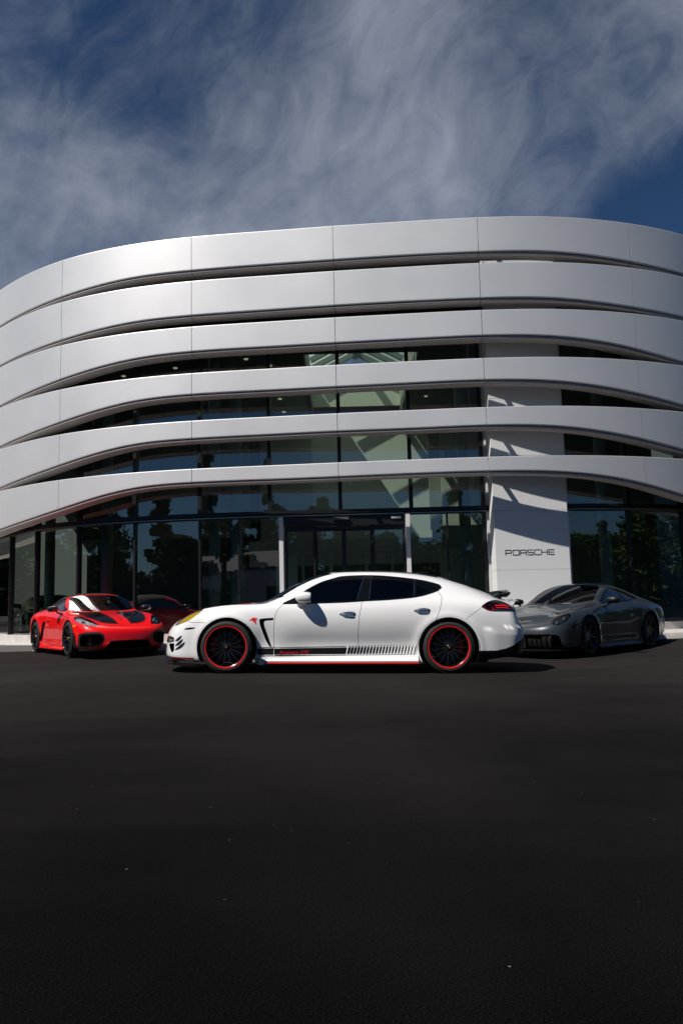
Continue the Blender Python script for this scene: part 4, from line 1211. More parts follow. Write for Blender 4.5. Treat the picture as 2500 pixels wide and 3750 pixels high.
def cabin(parent, cx, half, floor, seat_x, dash_x, dash_z, rows=1, wheel_side=-1):
    """seats, dashboard and steering wheel behind the glass"""
    fb = MB().box(((seat_x + dash_x) / 2 + .5, 0, floor), (2.2 if rows == 1 else 3.0, half * 2 - .05, 0.05)); fb.build('cabin_floor', MT['cabin'], parent)
    secs = []
    for x, z in ((dash_x - .30, dash_z - .03), (dash_x - .05, dash_z), (dash_x + .12, dash_z - .02), (dash_x + .2, dash_z - .12), (dash_x + .14, dash_z - .4)):
        secs.append([(x, -half + .04, z), (x, half - .04, z), (x, half - .04, z - .06), (x, -half + .04, z - .06)])
    loft(secs).build('dashboard', MT['cabin'], parent, auto=R(40))
    for r_ in range(rows):
        for sg in (-1, 1):
            sx = seat_x + .95 * r_; y = sg * .36
            st = loft([[(sx - .25, y + p[1], p[2]) for p in ell((0, 0, .42), .23, .07, (0, 1, 0), (0, 0, 1), 14, 3)], [(sx + .22, y + p[1], p[2]) for p in ell((0, 0, .40), .24, .08, (0, 1, 0), (0, 0, 1), 14, 3)]]).build('seat', MT['leather'], parent, auto=R(50))
            loft([[(x + p[0], y + p[1], z) for p in ell((0, 0, 0), w_, t_, (0, 1, 0), (1, 0, 0), 14, 3)] for x, z, w_, t_ in ((sx + .22, .42, .22, .07), (sx + .32, .72, .24, .065), (sx + .40, .92, .17, .05), (sx + .43, 1.06, .11, .045), (sx + .44, 1.10, .06, .03))]).build('backrest', MT['leather'], st, auto=R(50))
    sw = MB(); n = 28; q = Matrix.Rotation(R(-65), 3, 'Y'); c0 = Vector((dash_x + .34, wheel_side * .36, dash_z - .06))
    ring = [c0 + q @ Vector((.17 * math.cos(2 * math.pi * k / n), .17 * math.sin(2 * math.pi * k / n), 0)) for k in range(n + 1)]
    sw.tube(ring, 0.013, 8)
    for a in (0.0, 2.2, 4.1): sw.cyl(c0, c0 + q @ Vector((.17 * math.cos(a), .17 * math.sin(a), 0)), .012, n=6)
    sw.build('steering_wheel', MT['leather'], parent, auto=R(60))
def arch_liner(parent, x, z, r, y0, y1):
    for sg in (-1, 1):
        m = MB(); n = 22; vs = []
        for k in range(n + 1):
            a = R(-25 + 230 * k / n)
            for y in (y0, y1): vs.append((x + r * math.cos(a), sg * y, z + r * math.sin(a)))
        fs = [(2 * k, 2 * k + 1, 2 * k + 3, 2 * k + 2) for k in range(n)]
        vs += [(x, sg * y0, z)]; c = len(vs) - 1
        fs += [(2 * k, 2 * k + 2, c) for k in range(n)]
        m.add(vs, fs).build('wheel_arch', MT['matt_black'], parent)
def text_mesh(name, body, size, depth, mat, parent, mtx, shear=0.0, space=1.0, sx=1.0):
    cu = bpy.data.curves.new(name, 'FONT'); cu.body = body; cu.size = size; cu.extrude = depth; cu.offset = 0.0006 if size < .1 else 0; cu.shear = shear; cu.space_character = space; cu.resolution_u = 3
    o = bpy.data.objects.new(name, cu); COL.objects.link(o)
    dg = bpy.context.evaluated_depsgraph_get(); dg.update()
    me = bpy.data.meshes.new_from_object(o.evaluated_get(dg)); me.materials.clear(); me.materials.append(mat)
    bpy.data.objects.remove(o); bpy.data.curves.remove(cu)
    o = bpy.data.objects.new(name, me); COL.objects.link(o); o.parent = parent; o.matrix_local = mtx @ Matrix.Diagonal((sx, 1, 1, 1)); return o
# ------------------------------------------------------------------ the white saloon, side on
def circle(cx, cz, r, a0=-40, a1=220, n=40):
    return [(cx + r * math.cos(R(a0 + (a1 - a0) * k / n)), cz + r * math.sin(R(a0 + (a1 - a0) * k / n))) for k in range(n + 1)]
def flare(specs):
    def f(p):
        p = p.copy()
        for cx, cz, r, amp, w in specs:
            d = np.hypot(p[:, 0] - cx, p[:, 2] - cz)
            k = amp * np.exp(-((d - r) / w) ** 2) * np.clip((p[:, 1] - .55) / .25, 0, 1)
            p[:, 1] += k
        return p
    return f
def build_white():
    car = empty('parked_car', (-1.561 - 0.955, 10.55 + 0.945, 0.054 + 0.955 * 0.0242))
    car.rotation_euler = (0, R(1.385), 0)
    tag(car, 'white four-door saloon with red-lined black wheels, parked side on in the middle', 'car', 'cars parked in front of the showroom')
    A = [(.80, .15), (.885, .17), (.905, .33), (.915, .48), (.912, .60), (.888, .725), (.818, .828), (.69, .858), (.49, .858), (.26, .876), (0, .886)]
    Bs = [(.84, .13), (.935, .15), (.942, .33), (.952, .5), (.950, .64), (.925, .760), (.848, .866), (.705, .894), (.5, .892), (.26, .910), (0, .918)]
    Cs = [(.82, .13), (.902, .15), (.874, .33), (.908, .5), (.930, .65), (.910, .785), (.845, .880), (.715, .902), (.52, .905), (.27, .924), (0, .932)]
    Ds = [(.83, .13), (.918, .15), (.910, .33), (.922, .5), (.928, .66), (.908, .80), (.860, .893), (.760, .940), (.565, .965), (.285, .985), (0, .99)]
    Es = [(.82, .13), (.895, .15), (.862, .33), (.903, .5), (.928, .66), (.908, .81), (.858, .908), (.765, 1.03), (.675, 1.135), (.365, 1.178), (0, 1.19)]
    Fs = [(.82, .13), (.895, .15), (.862, .33), (.903, .5), (.928, .67), (.908, .82), (.862, .917), (.757, 1.115), (.61, 1.278), (.335, 1.335), (0, 1.35)]
    Gs = [(.82, .13), (.895, .15), (.862, .33), (.903, .5), (.930, .68), (.912, .835), (.865, .940), (.760, 1.135), (.61, 1.305), (.335, 1.362), (0, 1.378)]
    Hs = [(.82, .13), (.900, .15), (.868, .33), (.910, .51), (.940, .70), (.922, .865), (.865, .980), (.752, 1.135), (.595, 1.283), (.325, 1.342), (0, 1.358)]
    Is = [(.84, .13), (.940, .16), (.945, .34), (.957, .52), (.960, .70), (.940, .865), (.862, .985), (.712, 1.118), (.552, 1.210), (.305, 1.270), (0, 1.285)]
    Js = [(.82, .16), (.920, .20), (.930, .36), (.940, .53), (.940, .71), (.915, .855), (.835, .955), (.675, 1.035), (.515, 1.090), (.285, 1.135), (0, 1.15)]
    Ks = [(.78, .20), (.865, .24), (.885, .37), (.895, .52), (.890, .69), (.858, .83), (.765, .915), (.62, .958), (.47, .982), (.26, 1.006), (0, 1.015)]
    nose = [(.24, .15), (.045, .185), (.030, .31), (.035, .43), (.075, .55), (.165, .645), (.30, .718), (.44, .778), (.57, .815), (.69, .840), (.81, .860)]
    tail = [(4.76, .2), (4.93, .24), (4.965, .36), (4.965, .48), (4.935, .585), (4.885, .70), (4.875, .82), (4.86, .90), (4.82, .945), (4.76, .968), (4.71, .985)]
    main = stations([(.62, .93, A), (.96, 1.09, Bs), (1.35, 1.32, Cs), (1.62, 1.46, Ds), (1.95, 1.84, Es), (2.35, 2.29, Fs), (2.9, 2.9, Gs), (3.4, 3.4, Hs), (3.87, 3.87, Is), (4.3, 4.3, Js), (4.6, 4.6, Ks)])
    sts = wrap(nose, main[0], 3, 2.5) + main + wrap(tail, main[-1], 3, 2.7)[::-1]
    AF, AR = (.965, .338, .386), (3.872, .338, .392)
    base_f = flare([(AF[0], AF[1], AF[2] + .02, .012, .05), (AR[0], AR[1], AR[2] + .02, .014, .055)])
    def post(p):
        p = base_f(p)
        # ledge along the rear bumper: the lower part stands proud
        t = np.clip((p[:, 0] - 4.28) / .25, 0, 1); t = t * t * (3 - 2 * t)
        k = np.clip((.625 - .035 * np.clip((4.9 - p[:, 0]) / .6, 0, 1) - p[:, 2]) / .022, 0, 1); k = k * k * (3 - 2 * k)
        fade = np.clip((p[:, 2] - .30) / .2, 0, 1)
        d = p - np.array([4.15, 0, 0]); d[:, 2] = 0; d /= np.maximum(np.linalg.norm(d, axis=1), 1e-6)[:, None]
        return p + d * (t * k * fade * .022)[:, None]
    sh = Shell(sts, post)
    dlo_b = [(1.69, .904), (2.04, .911), (2.47, .925), (2.80, .945), (3.12, .962), (3.445, .994), (3.61, 1.031), (3.755, 1.08), (3.815, 1.125)]
    dlo_t = [(3.795, 1.163), (3.63, 1.213), (3.46, 1.243), (3.21, 1.272), (2.97, 1.291), (2.72, 1.294), (2.47, 1.280), (2.36, 1.253), (2.19, 1.199), (2.01, 1.105), (1.85, .995)]
    dvr = (4.5, 8.4)
    w1 = [(1.93, .925), (2.3, .932), (2.672, .952), (2.772, 1.272), (2.47, 1.264), (2.36, 1.238), (2.19, 1.182), (2.06, 1.105), (1.965, 1.02)]
    w1 = [(1.84, .921), (2.3, .932), (2.668, .952), (2.70, 1.04), (2.768, 1.276), (2.47, 1.266), (2.36, 1.240), (2.19, 1.185), (2.03, 1.095), (1.90, 1.000)]
    w2 = [(2.835, .962), (3.12, .975), (3.422, 1.004), (3.447, 1.225), (3.21, 1.257), (2.97, 1.276), (2.878, 1.278)]
    w3 = [(3.452, 1.010), (3.60, 1.044), (3.74, 1.092), (3.79, 1.128), (3.77, 1.155), (3.62, 1.198), (3.475, 1.222)]
    d1 = [(1.70, .900), (1.66, .865), (1.623, .825), (1.593, .75), (1.583, .68), (1.577, .56), (1.580, .40), (1.588, .235), (2.2, .232), (2.692, .237), (2.684, .48), (2.690, .62), (2.70, .74), (2.738, .938), (2.47, .922), (2.04, .908)]
    d2 = [(2.738, .938), (2.70, .74), (2.690, .62), (2.684, .48), (2.692, .237), (3.1, .240), (3.44, .250), (3.47, .40), (3.53, .52), (3.61, .605), (3.70, .685), (3.757, .83), (3.785, .93), (3.795, .99), (3.755, 1.075), (3.61, 1.027), (3.445, .990), (3.12, .958), (2.80, .941)]
    hl = [(.236, .612), (.272, .665), (.35, .735), (.43, .790), (.545, .832), (.648, .847), (.612, .808), (.513, .728), (.432, .680), (.34, .643)]
    tl = [(4.312, .868), (4.358, .905), (4.41, .932), (4.51, .956), (4.606, .945), (4.715, .893), (4.79, .808), (4.70, .803), (4.44, .808), (4.357, .836)]
    regs = [
        dict(name='front_bumper', view='side', smooth=False, pts=[(-.2, .05), (-.2, .66), (.24, .612), (.34, .645), (.43, .68), (.47, .662), (.66, .655), (.60, .52), (.57, .40), (.58, .05)], vr=(0, 5.2)),
        dict(name='hood_stripe', view='top', pts=[(.68, 0), (.66, .14), (.70, .40), (.90, .52), (1.14, .56), (1.24, .50), (1.19, .2), (1.185, 0)], smooth=False, vr=(6.3, 10)),
        dict(name='cowl', view='top', pts=[(1.20, 0), (1.26, .32), (1.38, .56), (1.54, .70), (1.70, .73), (1.62, .60), (1.50, .3), (1.46, 0)], smooth=False, vr=(6.3, 10)),
        dict(name='windscreen', view='top', pts=[(1.37, 0), (1.41, .3), (1.50, .52), (1.64, .695), (1.82, .672), (2.0, .628), (2.18, .572), (2.315, .525), (2.285, .3), (2.27, 0)], smooth=False, vr=(6.8, 10)),
        dict(name='roof_panel', view='top', pts=[(2.36, 0), (2.38, .44), (2.6, .50), (2.9, .51), (3.3, .495), (3.7, .45), (3.80, .42), (3.81, 0)], smooth=False, vr=(7.8, 10)),
        dict(name='rear_screen', view='top', pts=[(3.88, 0), (3.885, .38), (4.0, .42), (4.3, .44), (4.50, .43), (4.53, .3), (4.54, 0)], smooth=False, vr=(7.4, 10)),
        dict(name='window_trim', view='side', pts=dlo_b + dlo_t, vr=dvr),
        dict(name='side_window', view='side', pts=w1, smooth=False, vr=dvr), dict(name='side_window', view='side', pts=w2, smooth=False, vr=dvr), dict(name='quarter_window', view='side', pts=w3, smooth=False, vr=dvr),
        dict(name='door', view='side', pts=d1, smooth=False, vr=(0, 6.5)), dict(name='rear_door', view='side', pts=d2, smooth=False, vr=(0, 6.5)),
        dict(name='headlight', view='side', pts=hl, vr=(3.2, 8.6), ur=(0, 4.4)),
        dict(name='tail_light', view='side', pts=tl, vr=(3.5, 8), ur=(11, 99)),
        dict(name='fender_vent', view='side', smooth=False, pts=[(1.385, .690), (1.395, .708), (1.45, .715), (1.572, .722), (1.572, .690), (1.47, .682), (1.449, .668), (1.452, .62), (1.548, .348), (1.543, .338), (1.515, .355), (1.47, .43), (1.42, .56), (1.392, .64)], vr=(1, 6)),
        dict(name='marker_lamp', view='side', smooth=False, pts=[(.388, .562), (.41, .586), (.47, .594), (.545, .596), (.53, .578), (.47, .566)], vr=(1, 6)),
        dict(name='bumper_grille', view='side', smooth=False, pts=[(.060, .465), (.11, .474), (.17, .475), (.232, .462), (.250, .43), (.235, .40), (.16, .385), (.085, .392)], vr=(1, 5), ur=(0, 4)),
        dict(name='air_intake', view='side', smooth=False, pts=[(.150, .375), (.246, .385), (.248, .30), (.225, .262), (.198, .27), (.172, .31)], vr=(.5, 5), ur=(0, 4)),
        dict(name='red_lip', view='side', smooth=False, pts=[(-.1, .205), (.14, .208), (.35, .202), (.53, .200), (.53, .150), (.34, .140), (.15, .150), (-.1, .155)], vr=(0.1, 3)),
        dict(name='rear_diffuser', view='side', smooth=False, pts=[(4.24, .295), (4.5, .297), (4.62, .320), (4.72, .36), (4.82, .42), (4.90, .462), (5.2, .475), (5.2, .0), (4.24, .0)], vr=(0, 5), ur=(10, 99)),
        dict(name='wheel_hole', view='side', smooth=False, pts=circle(*AF), vr=(0, 6)),
        dict(name='wheel_hole', view='side', smooth=False, pts=circle(*AR), vr=(0, 6)),
    ]
    SW = .0062
    lines = [('side', d1, False, True, SW, 'panel_gap', (0, 6.5)), ('side', d2, False, True, SW, 'panel_gap', (0, 6.5)),
             ('side', [(.43, .682), (.45, .668), (.50, .660), (.60, .658), (.68, .655)], False, False, SW, 'panel_gap', (0, 6)),
             ('side', [(4.318, .864), (4.26, .82), (4.16, .755), (4.09, .700)], False, False, SW * .8, 'panel_gap', (0, 6)),
             ('side', [(1.445, .90), (1.55, .925)], False, False, SW * .6, 'panel_gap', (5, 8)),
             ('top', [(3.84, 0), (3.845, .40), (3.92, .475), (4.1, .50), (4.35, .50), (4.55, .50), (4.66, .52)], False, False, SW, 'panel_gap', (7, 10)),
             ('side', hl, True, True, .007, 'panel_gap', (3.2, 8.6)), ('side', tl, True, True, .006, 'panel_gap', (3.5, 8))]
    P, nn, parts = cut_shell(sh, regs, lines, 0.036)
    mats = dict(body='white', door='white', rear_door='white', front_bumper='white')
    region_obj('body', P, nn, parts['body'], MT['white'], car)
    region_obj('front_bumper', P, nn, parts['front_bumper'], MT['white'], car)
    doors = region_obj('door', P, nn, parts['door'], MT['white'], car, merge=False)
    rdoors = region_obj('door', P, nn, parts['rear_door'], MT['white'], car, merge=False)
    region_obj('panel_gap', P, nn, parts['panel_gap'], MT['seam'], car, inset=0.005)
    region_obj('hood_stripe', P, nn, parts['hood_stripe'], MT['red_film'], car)
    region_obj('cowl', P, nn, parts['cowl'], MT['satin_black'], car)
    region_obj('windscreen', P, nn, parts['windscreen'], MT['screen_dark'], car)
    region_obj('roof_panel', P, nn, parts['roof_panel'], MT['gloss_black'], car)
    region_obj('rear_screen', P, nn, parts['rear_screen'], MT['tint'], car)
    region_obj('window_trim', P, nn, parts['window_trim'], MT['gloss_black'], car, merge=False)
    for nm in ('side_window', 'quarter_window'):
        region_obj(nm, P, nn, parts[nm], MT['tint'], car, merge=False, inset=0.004, wall=0.006)
    vent = region_obj('fender_vent', P, nn, parts['fender_vent'], MT['gloss_black'], car, merge=False, inset=0.020, wall=0.020)
    region_obj('marker_lamp', P, nn, parts['marker_lamp'], MT['lens_smoke'], car, merge=False)
    region_obj('bumper_grille', P, nn, parts['bumper_grille'], MT['bowl'], car, merge=False, inset=0.03, wall=0.03)
    region_obj('air_intake', P, nn, parts['air_intake'], MT['matt_black'], car, merge=False, inset=0.05, wall=0.05)
    region_obj('red_lip', P, nn, parts['red_lip'], MT['red_film'], car)
    region_obj('diffuser', P, nn, parts['rear_diffuser'], MT['gloss_black'], car)
    # lamps: lens, bowl behind it and what is inside
    for sg, o in zip((1, -1), region_obj('headlight', P, nn, parts['headlight'], MT['lens_yel'], car, merge=False)):
        b = region_obj('reflector', P, nn, parts['headlight'], MT['yellow_bowl'], o, sides=(sg,), merge=False, inset=0.014, wall=0.014)[0]
        m = MB()
        for px, pz, r in ((.40, .70, .042), (.49, .755, .036)):
            p, n = surf_at(sh, 'side', [(px, pz)], (3.2, 8)); p, n = p[0], n[0]
            if n[1] < 0: n = -n
            a = Vector(p - n * .045); q = Vector(p - n * .006); a.y *= sg; q.y *= sg
            m.cyl(a, a + (q - a) * .6, r * .8, r * .7, n=20)
        m.build('projector', MT['chrome'], o, auto=R(40))
    for sg, o in zip((1, -1), region_obj('tail_light', P, nn, parts['tail_light'], MT['lens_red'], car, merge=False)):
        region_obj('lamp_housing', P, nn, parts['tail_light'], MT['dark_red'], o, sides=(sg,), merge=False, inset=0.03, wall=0.03)
        decal(sh, 'light_bar', [[(4.49, .888), (4.60, .893), (4.69, .878), (4.72, .862), (4.60, .880), (4.49, .876)], [(4.50, .858), (4.60, .862), (4.72, .846), (4.74, .836), (4.60, .850), (4.505, .847)]], MT['red_lamp'], o, 'side', (3.5, 8), 0.0015, sg)
        decal(sh, 'reflector', [[(4.335, .868), (4.42, .895), (4.46, .86), (4.50, .822), (4.44, .812), (4.37, .836)]], MT['dark_red'], o, 'side', (3.5, 8), 0.0010, sg)
        decal(sh, 'reversing_lamp', [[(4.49, .828), (4.60, .828), (4.73, .820), (4.76, .812), (4.60, .812), (4.50, .812)]], MT['chrome'], o, 'side', (3.5, 8), 0.0020, sg)
    for sg in (1, -1):
        arch_liner(car, AF[0], AF[1], AF[2] + .004, .60, .952) if sg > 0 else None
        arch_liner(car, AR[0], AR[1], AR[2] + .004, .60, .956) if sg > 0 else None
    MB().box((2.45, 0, .17), (3.9, 1.60, .06)).build('underbody', MT['matt_black'], car)
    # grille slats in the bumper corners, small bumper vents and black canards
    for sg in (-1, 1):
        for k in range(4):
            z = .398 + .019 * k
            decal(sh, 'grille_slat', [[(.085, z), (.235, z + .004), (.235, z + .013), (.085, z + .009)]], MT['chrome'], car, 'side', (1, 5), -0.006, sg)
        for k in range(4):
            z = .365 - .027 * k
            decal(sh, 'bumper_slot', [[(.070 + .004 * k, z), (.11 + .004 * k, z + .003), (.115 + .004 * k, z - .005), (.075 + .004 * k, z - .007)]], MT['matt_black'], car, 'side', (1, 5), 0.002, sg)
        for k, (x0, z0, x1, z1) in enumerate(((.262, .405, .352, .478), (.262, .345, .368, .434), (.262, .290, .396, .395))):
            q = lin([(x0, z0), (x1, z1)], False, .02); p, n = surf_at(sh, 'side', q, (0, 5)); n = n * np.sign(n[:, 1])[:, None]
            m = MB(); L = len(q); vs = []
            for i in range(L):
                t = i / (L - 1); w_ = .027 * math.sin(math.pi * (.12 + .80 * t)) ** .8
                a = p[i]; b_ = p[i] + n[i] * w_ + np.array([0.01, 0, .012])
                for q_ in (a + [0, 0, .003], b_ + [0, 0, .0015], b_ - [0, 0, .0015], a - [0, 0, .004]): vs.append((q_[0], q_[1] * sg, q_[2]))
            fs = [(4 * i + j, 4 * i + (j + 1) % 4, 4 * i + 4 + (j + 1) % 4, 4 * i + 4 + j) for i in range(L - 1) for j in range(4)] + [(0, 1, 2, 3), (4 * L - 1, 4 * L - 2, 4 * L - 3, 4 * L - 4)]
            m.add(vs, fs).build('canard', MT['gloss_black'], car)
    # front splitter follows the bumper in plan
    q = [(x, z) for x, z in zip(np.linspace(.05, .53, 16), np.full(16, .20))]
    u = np.linspace(0, 3.0, 26); pl = sh.ev(u, np.full(26, 1.2))
    pl = pl[pl[:, 0] < .56]; pl = np.vstack([pl, [.56, .90, .17]])
    secs = []
    for p in pl:
        t = p[1] / .9; zt_ = .168 - .055 * t; o_ = np.array([p[0] - .035 * (1 - .55 * t), p[1] * 1.012, 0])
        secs.append([(o_[0], o_[1], zt_), (p[0] + .06, p[1] * .985, zt_ + .012), (p[0] + .08, p[1] * .95, .085), (o_[0] + .01, o_[1], zt_ - .022)])
    full = [[(a, -b, c) for a, b, c in s_] for s_ in secs[::-1]] + secs[1:]
    loft(full).build('splitter', MT['carbon'], car, auto=R(40))
    # sills with the red keyline
    for sg in (-1, 1):
        secs = []; 
        for x, oy, z0, z1 in ((1.475, .930, .150, .168), (1.52, .965, .148, .192), (1.70, .968, .146, .205), (2.5, .968, .146, .215), (3.2, .970, .148, .228), (3.47, .968, .148, .236)):
            secs.append([(x, sg * (oy - .10), z0), (x, sg * (oy - .004), z0 + .002), (x, sg * oy, z0 + .018), (x, sg * (oy - .012), z0 + .03), (x, sg * (oy - .040), z1 - .02), (x, sg * (oy - .050), z1), (x, sg * (oy - .12), z1)])
        s_ = loft(secs).build('sill', MT['white'], car, auto=R(30))
        loft([[(x, sg * (oy - .06), .128), (x, sg * (oy + .002), .130), (x, sg * (oy + .002), .146), (x, sg * (oy - .06), .1455)] for x, oy in ((1.50, .955), (1.6, .968), (2.5, .970), (3.475, .970))]).build('red_keyline', MT['red_line'], s_, auto=R(40))
        loft([[(1.362, sg * .86, .11), (1.362, sg * .930, .11), (1.362, sg * .932, .207), (1.362, sg * .86, .207)], [(1.43, sg * .86, .115), (1.43, sg * .945, .115), (1.43, sg * .93, .192), (1.43, sg * .86, .192)], [(1.52, sg * .86, .13), (1.52, sg * .966, .13), (1.52, sg * .955, .15), (1.52, sg * .86, .15)]]).build('sill_winglet', MT['carbon'], car, auto=R(40))
    # side stripes: a black band that breaks into slanting bars, thin lines above and below
    def zl(x): return .2245 + (x - 1.36) * .0072
    for sg, dr, rd in ((-1, doors[1], rdoors[1]), (1, doors[0], rdoors[0])):
        tb = []
        xe = 2.530
        for a, b in ((1.358, 1.576), (1.584, 2.52)):
            tb.append([(a, zl(a) + .016), (b, zl(b) + .016), (b + (.016 if b > 2 else 0), zl(b) + .100), (a, zl(a) + .094)])
            tb.append([(a, zl(a) + .103), (b, zl(b) + .108), (b, zl(b) + .117), (a, zl(a) + .110)])
            tb.append([(a, zl(a) - .004), (b, zl(b) - .002), (b, zl(b) + .007), (a, zl(a) + .004)])
        decal(sh, 'side_stripe', tb, MT['black_film'], car, 'side', (0, 5), .0022, sg, .09)
        bars = []; n = 22
        for k in range(n):
            x = 2.535 + .0418 * k; w = .033 - .0225 * k / (n - 1)
            if 2.66 < x < 2.70: pass
            z = zl(x)
            bars.append([(x, z + .017), (x + w, z + .017), (x + w + .022, z + .103 + .0005 * k), (x + .022, z + .103 + .0005 * k)])
            bars.append([(x + .026, z + .112 + .0006 * k), (x + .026 + w * .8, z + .112 + .0006 * k), (x + .029 + w * .8, z + .1205 + .0006 * k), (x + .029, z + .1205 + .0006 * k)])
            bars.append([(x - .004, z - .001), (x - .004 + w * .8, z - .001), (x - .002 + w * .8, z + .007), (x - .002, z + .007)])
        for p in bars: decal(sh, 'stripe_bar', [p], MT['black_film'], car, 'side', (0, 5), .0024, sg, .2)
        p, n_ = surf_at(sh, 'side', [(1.88, .275)], (0, 5))
        yy = abs(p[0][1]) + .0045
        mt_ = Matrix.Translation((1.652, -yy, .2505)) @ Matrix.Rotation(R(90), 4, 'X') if sg < 0 else Matrix.Translation((2.12, yy, .2505)) @ Matrix.Rotation(R(180), 4, 'Z') @ Matrix.Rotation(R(90), 4, 'X')
        adv = 0.0
        for word in ('Panamera', 'GTS'):
            mw_ = mt_ @ Matrix.Translation((adv, 0, 0))
            tx = text_mesh('lettering', word, .061, .0, MT['red_film'], car, mw_, shear=.32)
            adv = max(v.co.x for v in tx.data.vertices) + .022
            co = np.array([tuple(mw_ @ v.co) for v in tx.data.vertices]); ps, ns_ = surf_at(sh, 'side', co[:, [0, 2]], (0, 5))
            tx.matrix_local = Matrix.Identity(4)
            for v, q in zip(tx.data.vertices, ps): v.co = (q[0], sg * (q[1] + .0045), q[2])
        # red winged horse emblem on the fender
        hx, hz, hs = 1.248, .636, .125
        horse = [(.00, .60), (.12, .72), (.22, .70), (.30, .80), (.36, .98), (.44, 1.0), (.42, .90), (.52, .98), (.62, .97), (.58, .90), (.75, .94), (.72, .86), (.92, .86), (.85, .78), (.98, .74), (.85, .70), (.72, .66), (.86, .60), (.70, .54), (.78, .40), (.80, .20), (.74, .04), (.66, .06), (.68, .22), (.60, .36), (.50, .24), (.46, .34), (.54, .44), (.40, .50), (.28, .58), (.16, .50), (.04, .50), (.14, .58), (.06, .66)]
        hp = [(hx + a * hs, hz + b * hs * .72) for a, b in horse]
        decal(sh, 'winged_horse_emblem', [hp], MT['red_lamp'], car, 'side', (1, 6), .002, sg, .2)
        # handles
        for par, cx, cz in ((dr, 2.545, .767), (rd, 3.525, .813)):
            q = [(cx + .110 * math.cos(2 * math.pi * k / 24), cz + (.036 + .012 * math.cos(2 * math.pi * k / 24)) * math.sin(2 * math.pi * k / 24)) for k in range(24)]
            p, n_ = surf_at(sh, 'side', q, (1, 7)); n_ = n_ * np.sign(n_[:, 1])[:, None]
            pc, nc = surf_at(sh, 'side', [(cx, cz)], (1, 7)); nc = nc * np.sign(nc[:, 1])[:, None]
            rows = []
            for sc_, dd in ((1.0, .0015), (.93, .006), (.84, .003), (.6, -.006)):
                rows.append([((pc[0] + (a - pc[0]) * sc_ + b * dd) * [1, sg, 1]).tolist() for a, b in zip(p, n_)])
            hd = loft(rows).build('door_handle', MT['chrome'], par, auto=R(50))
            yb = abs(pc[0][1])
            loft([[(x, sg * (yb + dy + .010 * math.cos(t)), cz + .004 + hh * math.sin(t)) for t in [2 * math.pi * k / 10 for k in range(10)]] for x, dy, hh in ((cx - .088, .004, .006), (cx - .06, .020, .012), (cx + .03, .026, .013), (cx + .066, .022, .016), (cx + .075, .006, .012))]).build('handle_grip', MT['chrome'], hd, auto=R(60))
            MB().cyl((cx + .088, sg * (yb - .002), cz + .004), (cx + .088, sg * (yb + .012), cz + .004), .011, n=14).build('keyhole', MT['gloss_black'], hd)
        # vent ribs
        for k in range(7):
            x, z = 1.452 + .0145 * k, .64 - .042 * k
            p, _n = surf_at(sh, 'side', [(x, z)], (1, 6))
            MB().box((x + .002, sg * (abs(p[0][1]) - .008), z), (.030, .014, .006)).build('vent_rib', MT['gloss_black'], vent[0 if sg > 0 else 1])
        mirror_obj(car, (1.93, .885, .885), (1.962, .995, .985), MT['white'], MT['chrome'], (.185, .105, .072), sg)
        # door-glass bright edges
    for sg in (-1, 1):
        for (a, b) in (((2.766, 1.270), (2.670, .960)), ((2.875, 1.272), (2.833, .970)), ((3.449, 1.220), (3.426, 1.014))):
            q = lin([a, b], False, .04); p, n_ = surf_at(sh, 'side', q, dvr); n_ = n_ * np.sign(n_[:, 1])[:, None]
            m = MB(); vs = []
            for pp, nq in zip(p, n_):
                for dx_, dn in ((-.004, .0), (0, .005), (.004, .0)): vs.append(((pp[0] + dx_ + nq[0] * dn), sg * (pp[1] + nq[1] * dn), pp[2] + nq[2] * dn))
            L = len(p); fs = [(3 * i + j, 3 * i + j + 1, 3 * i + 4 + j, 3 * i + 3 + j) for i in range(L - 1) for j in range(2)]
            m.add(vs, fs).build('window_divider', MT['rim_cut'] if False else MT['chrome'], car)
        # bright line along the belt
        q = cr([(x, z - .004) for x, z in dlo_b], False, .06); p, n_ = surf_at(sh, 'side', q, dvr); n_ = n_ * np.sign(n_[:, 1])[:, None]
        m = MB(); vs = []
        for pp, nq in zip(p, n_):
            for dz_, dn in ((-.005, .0), (0, .005), (.005, .0)): vs.append((pp[0], sg * (pp[1] + nq[1] * dn), pp[2] + dz_))
        L = len(p); m.add(vs, [(3 * i + j, 3 * i + j + 1, 3 * i + 4 + j, 3 * i + 3 + j) for i in range(L - 1) for j in range(2)]).build('belt_strip', MT['gloss_black'], car)
    # raised rear wing and body-coloured tail lip
    ws = []
    for y in np.linspace(-.47, .47, 9):
        k = 1 - .35 * (abs(y) / .47) ** 4; dz = -.05 * (abs(y) / .47) ** 2
        ws.append([(4.53 + .01, y, 1.052 + dz), (4.60, y, 1.080 + dz), (4.69, y, 1.098 + dz), (4.785, y, 1.112 + dz), (4.788, y, 1.104 + dz), (4.765, y, 1.070 + dz), (4.72, y, 1.055 + dz), (4.62, y, 1.045 + dz)])
    wg = loft(ws).build('rear_wing', MT['carbon'], car, auto=R(35))
    MB().box((4.70, 0, 1.035), (.12, .78, .07)).build('wing_base', MT['gloss_black'], wg)
    for y in (-.3, .3): MB().box((4.665, y, 1.0), (.05, .04, .08)).build('wing_strut', MT['gloss_black'], wg)
    ws = []
